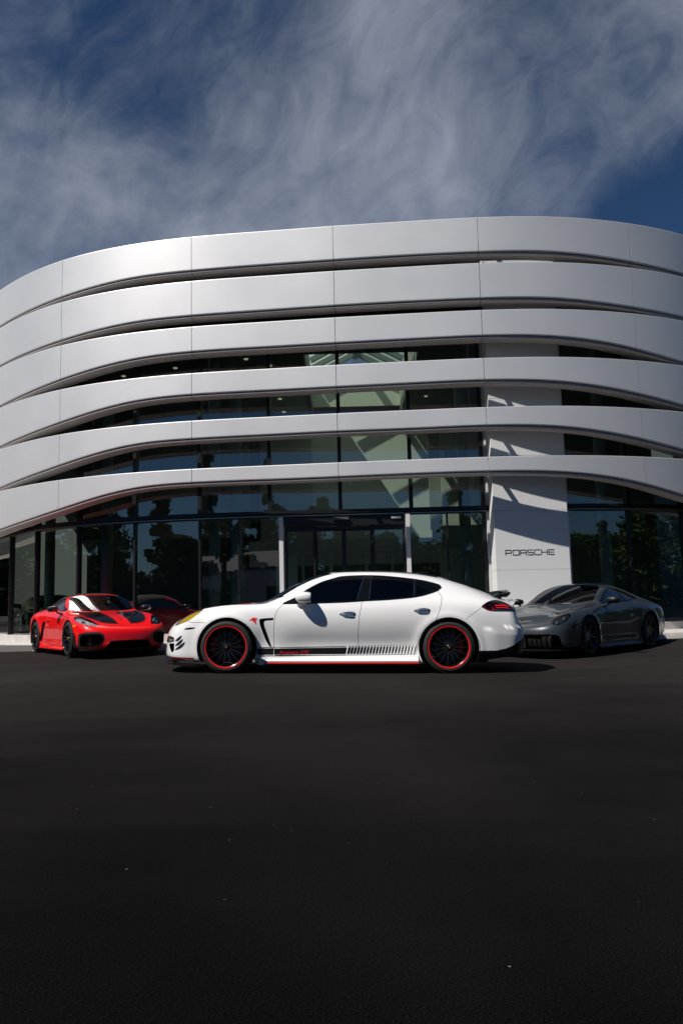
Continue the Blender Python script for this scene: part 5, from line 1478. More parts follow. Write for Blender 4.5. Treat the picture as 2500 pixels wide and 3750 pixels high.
    for y in np.linspace(-.62, .62, 13):
        t = abs(y) / .62; dx_ = -.10 * t ** 2.2; dz = -.060 * t ** 2
        ws.append([(4.66 + dx_, y, .955 + dz), (4.74 + dx_, y, .966 + dz), (4.83 + dx_, y, .974 + dz), (4.905 + dx_, y, .984 + dz), (4.908 + dx_, y, .978 + dz), (4.880 + dx_, y, .945 + dz), (4.862 + dx_, y, .895 + dz), (4.70 + dx_, y, .885 + dz)])
    loft(ws).build('tail_spoiler', MT['white'], car, auto=R(40))
    ws = [[(3.80 + .0, y, 1.300 - .035 * (abs(y) / .36) ** 2), (3.98, y, 1.282 - .035 * (abs(y) / .36) ** 2), (4.035, y, 1.262 - .035 * (abs(y) / .36) ** 2), (4.02, y, 1.248 - .035 * (abs(y) / .36) ** 2), (3.86, y, 1.262 - .035 * (abs(y) / .36) ** 2)] for y in np.linspace(-.36, .36, 7)]
    loft(ws).build('roof_spoiler', MT['gloss_black'], car, auto=R(40))
    loft([[(3.50, .012, 1.33), (3.50, -.012, 1.33), (3.52, 0, 1.34)], [(3.60, .014, 1.325), (3.60, -.014, 1.325), (3.62, 0, 1.378)], [(3.69, .008, 1.315), (3.69, -.008, 1.315), (3.70, 0, 1.372)]]).build('roof_antenna', MT['gloss_black'], car)
    for sg in (-1, 1):
        MB().tube([(1.47, sg * .10, .958), (1.42, sg * .32, .945), (1.45, sg * .5, .945)], .008, 6).build('wiper', MT['satin_black'], car)
    wd = wheel_protos(15, 'multi', .2675, .343, .25, 'rim_black', 'red_line', 'caliper_red')
    for sg in (-1, 1):
        for ax, yf in ((.955, .945), (3.870, .950)):
            build_wheel(car, (ax, sg * yf, .343), sg > 0, wd, R(180 + 8) if ax < 2 else R(-6))
            w_ = car.children[-1]
            if sg < 0: text_mesh('tyre_lettering', 'MICHELIN', .030, .0006, MT['rim_dark'], w_, Matrix.Rotation(R(68 if ax < 2 else -40 + 80), 4, 'Y') @ Matrix.Translation((-.09, -.004, .298)) @ Matrix.Rotation(R(90), 4, 'X'), sx=1.1) if False else None
    cabin(car, 2.5, .78, .30, 2.30, 1.70, .93, rows=2, wheel_side=-1)
    return car
white_car = build_white()
# ------------------------------------------------------------------ the red open two-seater with its cloth roof up
def place_car(px, py, pz, axle_x, yface, heading, name, label, group, pitch=0.0):
    """put the car so that the wheel face at (axle_x, yface, 0) meets the ground at (px,py,pz); heading = world angle of the car's rearward axis"""
    c, s_ = math.cos(heading), math.sin(heading)
    ox = px - (axle_x * c - yface * s_); oy = py - (axle_x * s_ + yface * c)
    car = empty('parked_car', (ox, oy, pz)); car.rotation_euler = (0, pitch, heading)
    tag(car, label, 'car', group); return car
def lamp_units(sh, P, nn, T, car, lens, pts, view, vr, ur, rad, bowl='bowl', ring=None, inset=.05):
    for sg, o in zip((1, -1), region_obj('headlight', P, nn, T, MT[lens], car, merge=False)):
        region_obj('lamp_bowl', P, nn, T, MT[bowl], o, sides=(sg,), merge=False, inset=inset, wall=inset)
        for (a, b), r in zip(pts, rad):
            u, v = sh.inv(view, [(a, b)], vr, ur); p, n = sh.ev(u, v)[0], sh.norm(u, v)[0]
            c0 = np.array([p[0] + 1.0, 0, .4]); n = n if n @ (p - c0) > 0 else -n
            fwd = n * .4 + np.array([-.8, 0, 0.05]); fwd /= np.linalg.norm(fwd)
            a_ = Vector(p - n * (inset + .01)); b_ = a_ + Vector(fwd) * .05; a_.y *= sg; b_.y *= sg
            MB().cyl(a_, b_, r * 1.05, r, n=20, caps=False).build('lamp_tube', MT['chrome'], o, auto=R(40))
            d_ = (b_ - a_) * .8
            MB().cyl(a_, a_ + d_, r * .86, r * .8, n=20).build('projector', MT['projector'], o, auto=R(40))
MT['projector'] = pmat('lamp_glass', (0.05, 0.055, 0.07), rough=0.05, coat=1.0, spec=0.8)
def stroke_edge(o): return o
def build_red():
    car = place_car(-5.417, 15.737, 0.052, .985, .905, math.atan2(.823, -.569), 'parked_car', 'bright red two-seater with black cloth roof and black bonnet panels, parked at the left', 'cars parked in front of the showroom')
    L = [(.76, .12), (.865, .14), (.86, .32), (.875, .47), (.872, .62)]
    A = [(.74, .15), (.845, .17), (.865, .30), (.875, .44), (.870, .56), (.835, .665), (.745, .748), (.60, .745), (.44, .754), (.23, .774), (0, .785)]
    Bs = [(.78, .13), (.885, .15), (.895, .32), (.905, .47), (.900, .60), (.875, .715), (.775, .803), (.63, .802), (.46, .797), (.24, .806), (0, .812)]
    Cs = [(.76, .12), (.865, .14), (.868, .32), (.872, .47), (.868, .61), (.850, .735), (.775, .826), (.655, .848), (.48, .847), (.25, .858), (0, .862)]
    Ds = L + [(.848, .748), (.788, .835), (.695, .888), (.51, .898), (.26, .905), (0, .908)]
    Es = L + [(.850, .755), (.793, .845), (.708, .945), (.622, 1.035), (.34, 1.043), (0, 1.052)]
    Fs = L + [(.850, .760), (.795, .855), (.695, 1.02), (.570, 1.150), (.32, 1.200), (0, 1.211)]
    Gs = L + [(.855, .770), (.800, .865), (.680, 1.035), (.545, 1.170), (.31, 1.230), (0, 1.243)]
    Hs = [(.77, .12), (.87, .14), (.868, .32), (.885, .47), (.888, .63), (.872, .785), (.815, .880), (.67, 1.0), (.52, 1.10), (.30, 1.155), (0, 1.168)]
    Is = [(.80, .14), (.90, .17), (.905, .33), (.914, .48), (.912, .64), (.897, .79), (.802, .893), (.64, .93), (.49, .965), (.28, .99), (0, .995)]
    Js = [(.78, .16), (.88, .2), (.89, .34), (.90, .48), (.895, .64), (.875, .775), (.772, .865), (.61, .888), (.46, .898), (.26, .908), (0, .908)]
    Ks = [(.72, .2), (.83, .25), (.845, .36), (.85, .49), (.845, .63), (.82, .755), (.72, .835), (.58, .858), (.44, .868), (.24, .877), (0, .877)]
    nose = [(.10, .13), (.0, .17), (-.005, .30), (.012, .42), (.045, .495), (.115, .548), (.23, .586), (.37, .640), (.51, .686), (.65, .724), (.81, .758)]
    tail = [(4.30, .2), (4.38, .26), (4.40, .37), (4.40, .49), (4.395, .6), (4.38, .71), (4.37, .78), (4.36, .82), (4.34, .84), (4.32, .85), (4.29, .86)]
    main = stations([(.62, .95, A), (.985, 1.14, Bs), (1.43, 1.43, Cs), (1.66, 1.52, Ds), (1.88, 1.71, Es), (2.10, 1.94, Fs), (2.52, 2.52, Gs), (3.0, 3.0, Hs), (3.46, 3.46, Is), (3.9, 3.92, Js), (4.15, 4.2, Ks)])
    sts = wrap(nose, main[0], 3, 2.7) + main + wrap(tail, main[-1], 3, 2.7)[::-1]
    AF, AR = (.985, .335, .368), (3.46, .345, .380)
    sh = Shell(sts, flare([(AF[0], AF[1], AF[2] + .02, .010, .05), (AR[0], AR[1], AR[2] + .02, .012, .055)]))
    FV, FU = (0, 5.4), (0, 4.3)
    hl = [(.52, .592), (.60, .578), (.68, .583), (.79, .622), (.832, .665), (.836, .725), (.80, .765), (.72, .762), (.64, .715), (.57, .652)]
    ws = [(1.44, 0), (1.475, .34), (1.55, .56), (1.645, .690), (1.76, .655), (1.91, .610), (2.02, .570), (2.03, .54), (1.96, .3), (1.925, 0)]
    d1 = [(1.60, .872), (1.615, .74), (1.60, .56), (1.61, .40), (1.64, .22), (2.2, .20), (2.58, .215), (2.68, .30), (2.72, .46), (2.72, .60), (2.70, .72), (2.69, .885), (2.2, .872), (1.72, .862)]
    regs = [
        dict(name='front_bumper', view='side', smooth=False, pts=[(-.3, .02), (-.3, .53), (.10, .548), (.3, .575), (.45, .570), (.64, .568), (.615, .45), (.60, .3), (.62, .02)], vr=(0, 5.3)),
        dict(name='bonnet_panel', view='top', pts=[(.285, .122), (.30, .27), (.37, .42), (.52, .51), (.80, .59), (1.10, .640), (1.45, .690), (1.50, .66), (1.44, .50), (1.39, .30), (1.365, .160)], smooth=False, vr=(4.6, 10)),
        dict(name='bonnet_duct', view='top', pts=[(.86, .235), (1.03, .255), (1.00, .385), (.97, .40)], smooth=False, vr=(6, 10)),
        dict(name='windscreen_frame', view='top', pts=[(1.41, 0), (1.445, .35), (1.52, .58), (1.615, .735), (1.77, .695), (1.92, .650), (2.06, .606), (2.085, .55), (2.012, .3), (1.975, 0)], smooth=False, vr=(6.2, 10)),
        dict(name='windscreen', view='top', pts=ws, smooth=False, vr=(6.4, 10)),
        dict(name='cloth_roof', view='top', pts=[(1.99, 0), (2.027, .3), (2.10, .555), (2.3, .62), (2.5, .66), (2.8, .68), (3.05, .66), (3.25, .55), (3.35, .3), (3.38, 0)], smooth=False, vr=(6.9, 10)),
        dict(name='window_trim', view='side', pts=[(1.68, .880), (2.15, .892), (2.72, .905), (2.95, .915), (2.93, .95), (2.72, 1.055), (2.45, 1.130), (2.15, 1.132), (1.97, 1.050), (1.82, .965)], vr=(5.4, 8.4)),
        dict(name='side_window', view='side', pts=[(1.80, .900), (2.15, .905), (2.66, .918), (2.66, 1.045), (2.44, 1.112), (2.17, 1.114), (1.99, 1.035), (1.87, .963)], smooth=False, vr=(5.4, 8.4)),
        dict(name='door', view='side', pts=d1, smooth=False, vr=(0, 6.6)),
        dict(name='headlight', view='front', pts=hl, vr=(3, 8.5), ur=(0, 5.2)),
        dict(name='side_intake', view='side', pts=[(2.735, .63), (2.80, .668), (2.90, .660), (2.96, .58), (3.04, .42), (3.075, .30), (3.06, .245), (3.01, .255), (2.92, .36), (2.82, .50)], vr=(1, 6)),
        dict(name='indicator', view='side', smooth=False, pts=[(.545, .600), (.60, .607), (.71, .590), (.68, .572), (.60, .568)], vr=(2, 6)),
        dict(name='intake_frame', view='front', smooth=False, pts=[(.470, .335), (.485, .425), (.55, .465), (.66, .472), (.78, .468), (.845, .440), (.850, .33), (.845, .195), (.66, .200), (.54, .225)], vr=(0, 4.6), ur=(0, 4.6)),
        dict(name='air_intake', view='front', smooth=False, pts=[(.485, .33), (.515, .398), (.57, .425), (.68, .432), (.80, .420), (.828, .39), (.832, .30), (.825, .204), (.67, .208), (.555, .232)], vr=(0, 4.6), ur=(0, 4.6)),
        dict(name='lower_intake', view='front', smooth=False, pts=[(0, .300), (.20, .300), (.36, .295), (.40, .25), (.46, .150), (.30, .146), (0, .146)], vr=(0, 4), ur=(0, 4)),
        dict(name='wheel_flap', view='side', smooth=False, pts=[(.515, .0), (.63, .0), (.63, .42), (.585, .455), (.55, .40), (.53, .25)], vr=(0, 5)),
        dict(name='tail_light', view='side', smooth=False, pts=[(4.12, .74), (4.25, .79), (4.45, .77), (4.45, .71), (4.3, .70)], vr=(2, 8), ur=(11, 99)),
        dict(name='wheel_hole', view='side', smooth=False, pts=circle(*AF), vr=(0, 6)),
        dict(name='wheel_hole', view='side', smooth=False, pts=circle(*AR), vr=(0, 6)),
    ]
    SW = .008
    lines = [('side', d1, False, True, SW, 'panel_gap', (0, 6.6)),
             ('top', [(.265, 0), (.278, .27), (.345, .43), (.51, .53), (.80, .61), (1.10, .66), (1.43, .705)], False, False, SW, 'panel_gap', (4.6, 10)),
             ('front', hl, True, True, .007, 'panel_gap', (3, 8.5), (0, 5.2)),
             ('side', [(.30, .575), (.45, .570), (.65, .568)], False, False, SW, 'panel_gap', (2, 6))]
    P, nn, parts = cut_shell(sh, regs, lines, 0.036)
    rd = MT['red']
    region_obj('body', P, nn, parts['body'], rd, car); region_obj('front_bumper', P, nn, parts['front_bumper'], rd, car)
    drs = region_obj('door', P, nn, parts['door'], rd, car, merge=False)
    region_obj('windscreen_frame', P, nn, parts['windscreen_frame'], rd, car)
    region_obj('panel_gap', P, nn, parts['panel_gap'], MT['seam'], car, inset=.005)
    region_obj('bonnet_panel', P, nn, parts['bonnet_panel'], MT['carbon'], car, merge=False)
    region_obj('bonnet_duct', P, nn, parts['bonnet_duct'], MT['matt_black'], car, merge=False, inset=.03, wall=.03)
    region_obj('windscreen', P, nn, parts['windscreen'], MT['screen_dark'], car, inset=.003)
    region_obj('cloth_roof', P, nn, parts['cloth_roof'], MT['cloth'], car, inset=-.006, wall=-.004)
    region_obj('window_trim', P, nn, parts['window_trim'], MT['gloss_black'], car, merge=False)
    region_obj('side_window', P, nn, parts['side_window'], MT['screen_dark'], car, merge=False, inset=.004, wall=.006)
    for si in region_obj('side_intake', P, nn, parts['side_intake'], MT['matt_black'], car, merge=False, inset=.07, wall=.07): pass
    region_obj('indicator', P, nn, parts['indicator'], MT['amber'], car, merge=False)
    region_obj('intake_frame', P, nn, parts['intake_frame'], MT['satin_black'], car, merge=False, inset=-.006, wall=-.006)
    region_obj('air_intake', P, nn, parts['air_intake'], MT['matt_black'], car, merge=False, inset=.10, wall=.105)
    region_obj('lower_intake', P, nn, parts['lower_intake'], MT['matt_black'], car, inset=.12, wall=.12)
    region_obj('wheel_flap', P, nn, parts['wheel_flap'], MT['satin_black'], car, merge=False, inset=-.012, wall=-.012)
    region_obj('tail_light', P, nn, parts['tail_light'], MT['red_lamp'], car, merge=False)
    lamp_units(sh, P, nn, parts['headlight'], car, 'lens', [(.625, .650), (.735, .700)], 'front', (3, 8.5), (0, 5.2), (.050, .042), 'bowl')
    for sg in (-1, 1):
        for k, (y, z) in enumerate(((.56, .632), (.66, .625), (.72, .655), (.68, .705))):
            u, v = sh.inv('front', [(y, z)], (3, 8.5), (0, 5.2)); p, n = sh.ev(u, v)[0], sh.norm(u, v)[0]; n = n if n[2] > 0 else -n
            q = p - n * .02; MB().box((q[0], q[1] * sg, q[2]), (.02, .035, .012)).build('running_light', MT['chrome'], car)
    arch_liner(car, *AF[:2], AF[2] + .004, .58, .90); arch_liner(car, *AR[:2], AR[2] + .004, .58, .908)
    MB().box((2.2, 0, .16), (3.5, 1.5, .06)).build('underbody', MT['matt_black'], car)
    # black splitter round the nose
    u = np.linspace(0, 3.7, 30); pl = sh.ev(u, np.full(30, 0.75)); pl = pl[pl[:, 0] < .58]
    secs = [[(p[0] - .022, p[1] * 1.012, .142), (p[0] + .05, p[1] * .98, .152), (p[0] + .08, p[1] * .95, .10), (p[0] - .016, p[1] * 1.01, .124)] for p in pl]
    loft([[(a, -b, c) for a, b, c in s_] for s_ in secs[::-1]] + secs[1:]).build('splitter', MT['satin_black'], car, auto=R(40))
    for sg in (-1, 1):
        s_ = loft([[(x, sg * (oy - .10), .105), (x, sg * oy, .11), (x, sg * (oy + .004), .135), (x, sg * (oy - .03), .165), (x, sg * (oy - .1), .165)] for x, oy in ((1.36, .885), (1.5, .905), (2.4, .905), (3.05, .915))]).build('sill', rd, car, auto=R(35))
        mirror_obj(car, (1.72, .845, .84), (1.735, .985, .925), MT['carbon'], MT['chrome'], (.17, .115, .062), sg, MT['satin_black'])
        # blade standing in the side intake
        p, n = surf_at(sh, 'side', [(2.80, .64), (2.86, .53), (2.94, .38), (3.0, .275)], (1, 6)); n = n * np.sign(n[:, 1])[:, None]
        loft([[tuple((q + m_ * d + [e, 0, 0]) * [1, sg, 1]) for d, e in ((.006, -.012), (.006, .012), (-.05, .02), (-.05, -.004))] for q, m_ in zip(p, n)]).build('intake_blade', MT['satin_black'], car, auto=R(40))
        # lamella in each front opening
        MB().box((.20, sg * .70, .31), (.03, .012, .20)).build('intake_divider', MT['satin_black'], car)
        hd = loft([[(x, sg * (.878 + dy + .008 * math.cos(t)), .70 + .012 * math.sin(t)) for t in [2 * math.pi * k / 8 for k in range(8)]] for x, dy in ((2.46, .0), (2.5, .012), (2.6, .012), (2.64, 0))]).build('door_handle', rd, drs[0 if sg > 0 else 1], auto=R(60))
    u, v = sh.inv('top', [(.545, 0.0)], (6, 10), (0, 9)); p = sh.ev(u, v)[0]
    cr_ = [(-.028, .022), (-.026, -.004), (0, -.034), (.026, -.004), (.028, .022), (0, .027)]
    MB().add([(p[0] - b * .95, a, p[2] + b * .16 + .004) for a, b in cr_] + [(p[0] - b * .95, a, p[2] + b * .16 - .004) for a, b in cr_], [tuple(range(6))] + [(i, (i + 1) % 6, 6 + (i + 1) % 6, 6 + i) for i in range(6)]).build('crest', MT['gold'], car)
    for sg in (-1, 1): MB().tube([(1.38, sg * .12 + .1, .885), (1.36, sg * .3 + .1, .882), (1.40, sg * .44 + .1, .885)], .007, 6).build('wiper', MT['satin_black'], car)
    wd = wheel_protos(6, 'vee', .262, .340, .25, 'rim_black', 'rim_black', 'caliper_red')
    for sg in (-1, 1):
        build_wheel(car, (.985, sg * .905, .340), sg > 0, wd, R(190)); build_wheel(car, (3.46, sg * .912, .340), sg > 0, wd, R(-6))
    cabin(car, 2.2, .70, .22, 2.20, 1.62, .86, 1, 1)
    for sg in (-1, 1):
        loft([[(2.62 + .1 * t, sg * (.36 + q[1]), .9 + .22 * t) for q in ell((0, 0, 0), .16 - .04 * t, .05, (0, 1, 0), (1, 0, 0), 10)] for t in (0, .5, 1)]).build('roll_hoop', MT['leather'], car, auto=R(50))
    return car
red_car = build_red()
# ------------------------------------------------------------------ the slate grey coupe
def build_911(px, py, pz, heading, paint_m, label, axle_side=-1, yface=.915, pitch=0.0):
    car = place_car(px, py, pz, 1.02, axle_side * yface, heading, 'parked_car', label, 'cars parked in front of the showroom', pitch)
    L = [(.78, .12), (.885, .14), (.88, .32), (.892, .47), (.890, .63)]
    A = [(.76, .15), (.865, .17), (.885, .30), (.897, .44), (.892, .56), (.865, .675), (.775, .780), (.61, .752), (.45, .750), (.24, .775), (0, .790)]
    Bs = [(.80, .13), (.905, .15), (.915, .32), (.928, .47), (.924, .60), (.902, .72), (.805, .825), (.645, .812), (.47, .800), (.25, .812), (0, .818)]
    Cs = [(.78, .12), (.885, .14), (.885, .32), (.897, .47), (.897, .62), (.878, .755), (.803, .850), (.67, .868), (.49, .868), (.26, .880), (0, .888)]
    Ds = L + [(.868, .768), (.808, .862), (.710, .912), (.52, .932), (.27, .947), (0, .952)]
    Es = L + [(.868, .775), (.808, .872), (.718, .97), (.630, 1.070), (.35, 1.118), (0, 1.132)]
    Fs = L + [(.870, .780), (.808, .882), (.705, 1.055), (.578, 1.195), (.32, 1.252), (0, 1.265)]
    Gs = L + [(.875, .790), (.812, .892), (.690, 1.075), (.555, 1.215), (.31, 1.275), (0, 1.288)]
    Hs = [(.79, .12), (.89, .14), (.888, .32), (.902, .47), (.908, .64), (.897, .805), (.832, .908), (.68, 1.065), (.53, 1.175), (.30, 1.235), (0, 1.25)]
    Is = [(.82, .14), (.91, .17), (.918, .33), (.928, .48), (.928, .65), (.918, .805), (.822, .922), (.66, 1.025), (.50, 1.10), (.29, 1.145), (0, 1.155)]
    Js = [(.80, .17), (.895, .2), (.905, .35), (.915, .49), (.912, .66), (.887, .80), (.782, .898), (.63, .955), (.47, .995), (.27, 1.025), (0, 1.03)]
    Ks = [(.74, .22), (.85, .27), (.865, .38), (.87, .51), (.865, .66), (.84, .78), (.74, .855), (.59, .885), (.44, .90), (.25, .915), (0, .92)]
    nose = [(.12, .14), (.0, .18), (-.005, .31), (.015, .43), (.06, .52), (.16, .588), (.29, .622), (.43, .672), (.57, .712), (.71, .744), (.86, .770)]
    tail = [(4.42, .22), (4.50, .28), (4.53, .38), (4.54, .51), (4.53, .63), (4.50, .74), (4.47, .80), (4.44, .84), (4.42, .86), (4.40, .875), (4.37, .885)]
    main = stations([(.64, .99, A), (1.02, 1.15, Bs), (1.42, 1.39, Cs), (1.65, 1.51, Ds), (1.97, 1.87, Es), (2.30, 2.25, Fs), (2.65, 2.65, Gs), (3.05, 3.05, Hs), (3.47, 3.47, Is), (3.9, 3.92, Js), (4.22, 4.27, Ks)])
    sts = wrap(nose, main[0], 3, 2.7) + main + wrap(tail, main[-1], 3, 2.7)[::-1]
    AF, AR = (1.02, .335, .370), (3.47, .345, .386)
    sh = Shell(sts, flare([(AF[0], AF[1], AF[2] + .02, .012, .05), (AR[0], AR[1], AR[2] + .02, .014, .055)]))
    hl = [(.628, .640), (.645, .585), (.70, .550), (.765, .556), (.815, .600), (.835, .655), (.822, .710), (.775, .742), (.71, .738), (.652, .700)]
    ws = [(1.405, 0), (1.45, .33), (1.545, .55), (1.645, .672), (1.84, .640), (2.03, .592), (2.20, .540), (2.235, .50), (2.215, .3), (2.205, 0)]
    d1 = [(1.62, .88), (1.645, .74), (1.63, .56), (1.63, .40), (1.66, .22), (2.3, .205), (2.66, .21), (2.80, .29), (2.86, .42), (2.88, .60), (2.865, .76), (2.83, .925), (2.3, .905), (1.78, .888)]
    regs = [
        dict(name='front_bumper', view='side', smooth=False, pts=[(-.3, .02), (-.3, .535), (.10, .55), (.24, .575), (.38, .56), (.55, .552), (.665, .558), (.63, .45), (.615, .3), (.63, .02)], vr=(0, 5.3)),
        dict(name='windscreen', view='top', pts=ws, smooth=False, vr=(6.4, 10)),
        dict(name='roof_panel', view='top', pts=[(2.245, 0), (2.255, .3), (2.275, .475), (2.35, .505), (2.7, .49), (3.1, .455), (3.32, .42), (3.36, .3), (3.37, 0)], smooth=False, vr=(7.2, 10)),
        dict(name='rear_screen', view='top', pts=[(3.40, 0), (3.41, .40), (3.6, .42), (3.85, .38), (3.9, .2), (3.92, 0)], smooth=False, vr=(7.4, 10)),
        dict(name='window_trim', view='side', pts=[(1.74, .893), (2.2, .906), (2.75, .925), (3.10, .945), (3.285, .985), (3.255, 1.02), (3.02, 1.105), (2.75, 1.163), (2.5, 1.180), (2.3, 1.168), (2.08, 1.085), (1.90, .985)], vr=(5.4, 8.3)),
        dict(name='side_window', view='side', pts=[(1.86, .912), (2.2, .919), (2.68, .936), (2.66, 1.155), (2.5, 1.165), (2.31, 1.152), (2.10, 1.070), (1.95, .985)], smooth=False, vr=(5.4, 8.3)),
        dict(name='quarter_window', view='side', pts=[(2.72, .939), (3.08, .960), (3.235, .99), (3.22, 1.012), (3.0, 1.093), (2.74, 1.150)], smooth=False, vr=(5.4, 8.3)),
        dict(name='door', view='side', pts=d1, smooth=False, vr=(0, 6.6)),
        dict(name='headlight', view='front', pts=hl, vr=(3, 8.5), ur=(0, 5.2)),
        dict(name='marker_lamp', view='side', smooth=False, pts=[(.44, .500), (.47, .526), (.66, .552), (.655, .53), (.55, .512)], vr=(1.5, 6)),
        dict(name='bumper_opening', view='front', smooth=False, pts=[(0, .395), (.35, .395), (.60, .400), (.74, .385), (.775, .35), (.80, .185), (.60, .17), (0, .165)], vr=(0, 4.6), ur=(0, 4.4)),
        dict(name='tail_light', view='side', smooth=False, pts=[(4.10, .78), (4.25, .80), (4.60, .79), (4.60, .74), (4.25, .745)], vr=(2, 8), ur=(11, 99)),
        dict(name='wheel_hole', view='side', smooth=False, pts=circle(*AF), vr=(0, 6)),
        dict(name='wheel_hole', view='side', smooth=False, pts=circle(*AR), vr=(0, 6)),
    ]
    SW = .008
    lines = [('side', d1, False, True, SW, 'panel_gap', (0, 6.6)), ('top', [(.38, 0), (.39, .22), (.44, .34), (.70, .44), (1.05, .50), (1.30, .545), (1.44, .60)], False, False, SW, 'panel_gap', (5.8, 10)),
             ('front', hl, True, True, .009, 'lamp_ring', (3, 8.5), (0, 5.2)),
             ('side', [(3.90, .78), (3.95, .70), (3.93, .60)], False, False, SW, 'panel_gap', (1, 7)),
             ('side', [(.30, .560), (.45, .552), (.68, .558)], False, False, SW, 'panel_gap', (2, 6))]
    P, nn, parts = cut_shell(sh, regs, lines, 0.036)
    region_obj('body', P, nn, parts['body'], paint_m, car); region_obj('front_bumper', P, nn, parts['front_bumper'], paint_m, car)
    drs = region_obj('door', P, nn, parts['door'], paint_m, car, merge=False)
    region_obj('panel_gap', P, nn, parts['panel_gap'], MT['seam'], car, inset=.005)
    region_obj('lamp_ring', P, nn, parts['lamp_ring'], MT['gloss_black'], car, merge=False)
    region_obj('windscreen', P, nn, parts['windscreen'], MT['screen'], car, inset=.003)
    region_obj('roof_panel', P, nn, parts['roof_panel'], MT['gloss_black'], car)
    region_obj('rear_screen', P, nn, parts['rear_screen'], MT['tint'], car)
    region_obj('window_trim', P, nn, parts['window_trim'], MT['gloss_black'], car, merge=False)
    for nm in ('side_window', 'quarter_window'): region_obj(nm, P, nn, parts[nm], MT['screen_dark'], car, merge=False, inset=.004, wall=.006)
    region_obj('marker_lamp', P, nn, parts['marker_lamp'], MT['gloss_black'], car, merge=False)
    region_obj('bumper_opening', P, nn, parts['bumper_opening'], MT['matt_black'], car, inset=.10, wall=.10)
    region_obj('tail_light', P, nn, parts['tail_light'], MT['red_lamp'], car, merge=False)
    lamp_units(sh, P, nn, parts['headlight'], car, 'lens', [(.700, .622), (.765, .690)], 'front', (3, 8.5), (0, 5.2), (.040, .036), 'dark_bowl')
    arch_liner(car, *AF[:2], AF[2] + .004, .60, .92); arch_liner(car, *AR[:2], AR[2] + .004, .58, .924)
    MB().box((2.25, 0, .16), (3.6, 1.5, .06)).build('underbody', MT['matt_black'], car)
    u = np.linspace(0, 3.7, 30); pl = sh.ev(u, np.full(30, 0.75)); pl = pl[pl[:, 0] < .60]
    secs = [[(p[0] - .016, p[1] * 1.008, .138), (p[0] + .05, p[1] * .98, .150), (p[0] + .08, p[1] * .95, .10), (p[0] - .010, p[1] * 1.006, .118)] for p in pl]
    loft([[(a, -b, c) for a, b, c in s_] for s_ in secs[::-1]] + secs[1:]).build('splitter', MT['satin_black'], car, auto=R(40))
    # movable flaps in the front opening, the centre bar and the lower lip
    for sg in (-1, 1):
        for k in range(5):
            y = .30 + .085 * k; xx = .045 + .10 * ((y / .75) ** 4)
            loft([[(xx + .02, sg * (y + d), .185 + 0) for d in (-.030, .030)] + [(xx + .06, sg * (y + d), .185) for d in (.030, -.030)],
                  [(xx - .004, sg * (y + d), .27) for d in (-.034, .034)] + [(xx + .05, sg * (y + d), .27) for d in (.034, -.034)],
                  [(xx + .01, sg * (y + d), .355) for d in (-.036, .036)] + [(xx + .06, sg * (y + d), .355) for d in (.036, -.036)],
                  [(xx + .05, sg * (y + d), .385) for d in (-.03, .03)] + [(xx + .07, sg * (y + d), .385) for d in (.03, -.03)]]).build('cooling_flap', MT['matt_black'], car, auto=R(50))
        MB().box((.05, sg * .21, .26), (.06, .035, .18)).build('opening_bar', MT['satin_black'], car)
    MB().box((.03, 0, .40), (.05, 1.0, .02)).build('opening_brow', MT['satin_black'], car)
    for sg in (-1, 1):
        loft([[(x, sg * (oy - .10), .105), (x, sg * oy, .11), (x, sg * (oy + .006), .135), (x, sg * (oy - .03), .172), (x, sg * (oy - .1), .172)] for x, oy in ((1.40, .895), (1.55, .918), (2.4, .920), (3.06, .925))]).build('sill', paint_m, car, auto=R(35))
        mirror_obj(car, (1.76, .865, .865), (1.775, 1.005, .950), MT['satin_black'], MT['chrome'], (.17, .118, .060), sg, MT['satin_black'])
        loft([[(x, sg * (.890 + dy + .006 * math.cos(t)), .765 + .014 * math.sin(t)) for t in [2 * math.pi * k / 8 for k in range(8)]] for x, dy in ((2.56, .0), (2.6, .006), (2.74, .008), (2.78, 0))]).build('door_handle', paint_m, drs[0 if sg > 0 else 1], auto=R(60))
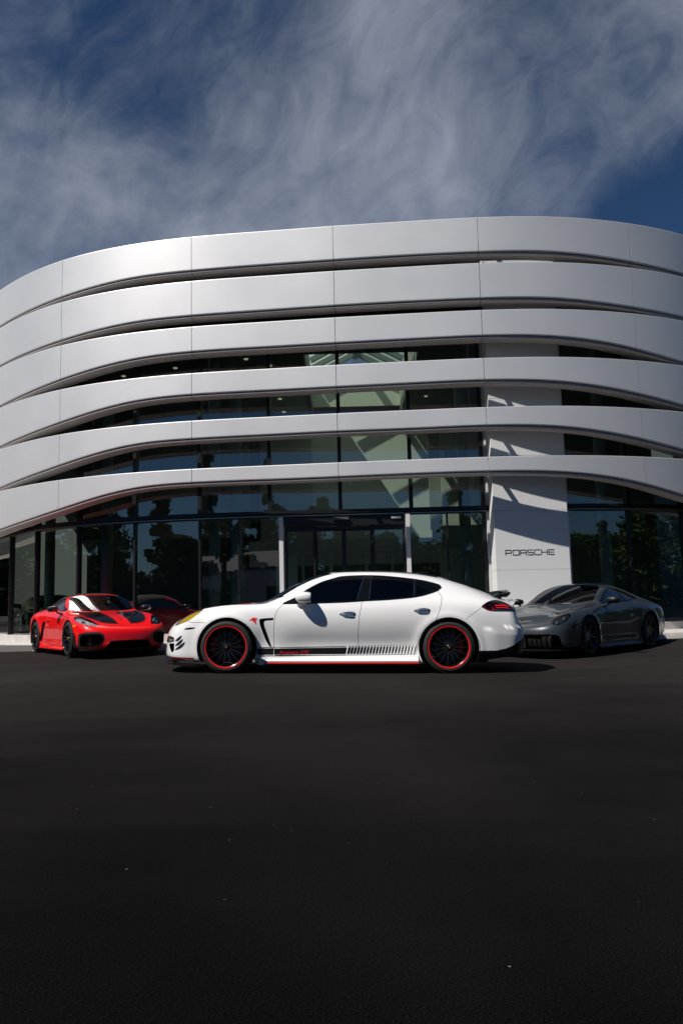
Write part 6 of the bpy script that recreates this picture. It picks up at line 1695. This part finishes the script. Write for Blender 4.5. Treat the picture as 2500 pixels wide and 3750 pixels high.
    u, v = sh.inv('top', [(.33, 0.0)], (6, 10), (0, 9)); p = sh.ev(u, v)[0]
    cr_ = [(-.028, .022), (-.026, -.004), (0, -.034), (.026, -.004), (.028, .022), (0, .027)]
    MB().add([(p[0] - b * .9, a, p[2] + b * .30 + .006) for a, b in cr_] + [(p[0] - b * .9, a, p[2] + b * .30 - .004) for a, b in cr_], [tuple(range(6))] + [(i, (i + 1) % 6, 6 + (i + 1) % 6, 6 + i) for i in range(6)]).build('crest', MT['gold'], car)
    for sg in (-1, 1): MB().tube([(1.42, sg * .12 + .1, .912), (1.41, sg * .3 + .1, .905), (1.45, sg * .46 + .1, .905)], .007, 6).build('wiper', MT['satin_black'], car)
    wd = wheel_protos(5, 'mesh', .262, .338, .25, 'rim_cut', 'rim_dark', 'caliper_yel')
    wd['rim_barrel'] = (wd['rim_barrel'][0], 'rim_dark')
    for sg in (-1, 1):
        build_wheel(car, (1.02, sg * .915, .338), sg > 0, wd, R(190)); build_wheel(car, (3.47, sg * .925, .338), sg > 0, wd, R(-6))
    cabin(car, 2.2, .72, .22, 2.20, 1.68, .885, 1, 1 if False else -1)
    ws_ = []
    for y in np.linspace(-.56, .56, 9):
        t = abs(y) / .56; ws_.append([(4.20 - .08 * t * t, y, .905 - .02 * t), (4.36 - .1 * t * t, y, .925 - .03 * t), (4.44 - .1 * t * t, y, .918 - .03 * t), (4.38 - .1 * t * t, y, .88 - .03 * t)])
    loft(ws_).build('tail_spoiler', paint_m, car, auto=R(40))
    # small white card behind the windscreen
    MB().box((1.60, .34 * -1, .925), (.05, .16, .03), mtx=Matrix.Rotation(R(-30), 3, 'Y')).build('dash_card', MT['white_frame'], car)
    return car
grey_car = build_911(4.272, 14.03, -0.060, math.atan2(.715, .699), MT['grey'], 'slate grey coupe with black roof and bright five-spoke wheels, parked at the right')
green_car = build_911(-8.9, 22.3, 0.18, R(118), MT['green'], 'pale green coupe inside the showroom behind the panes at the far left', 1, .915)
del green_car['group']
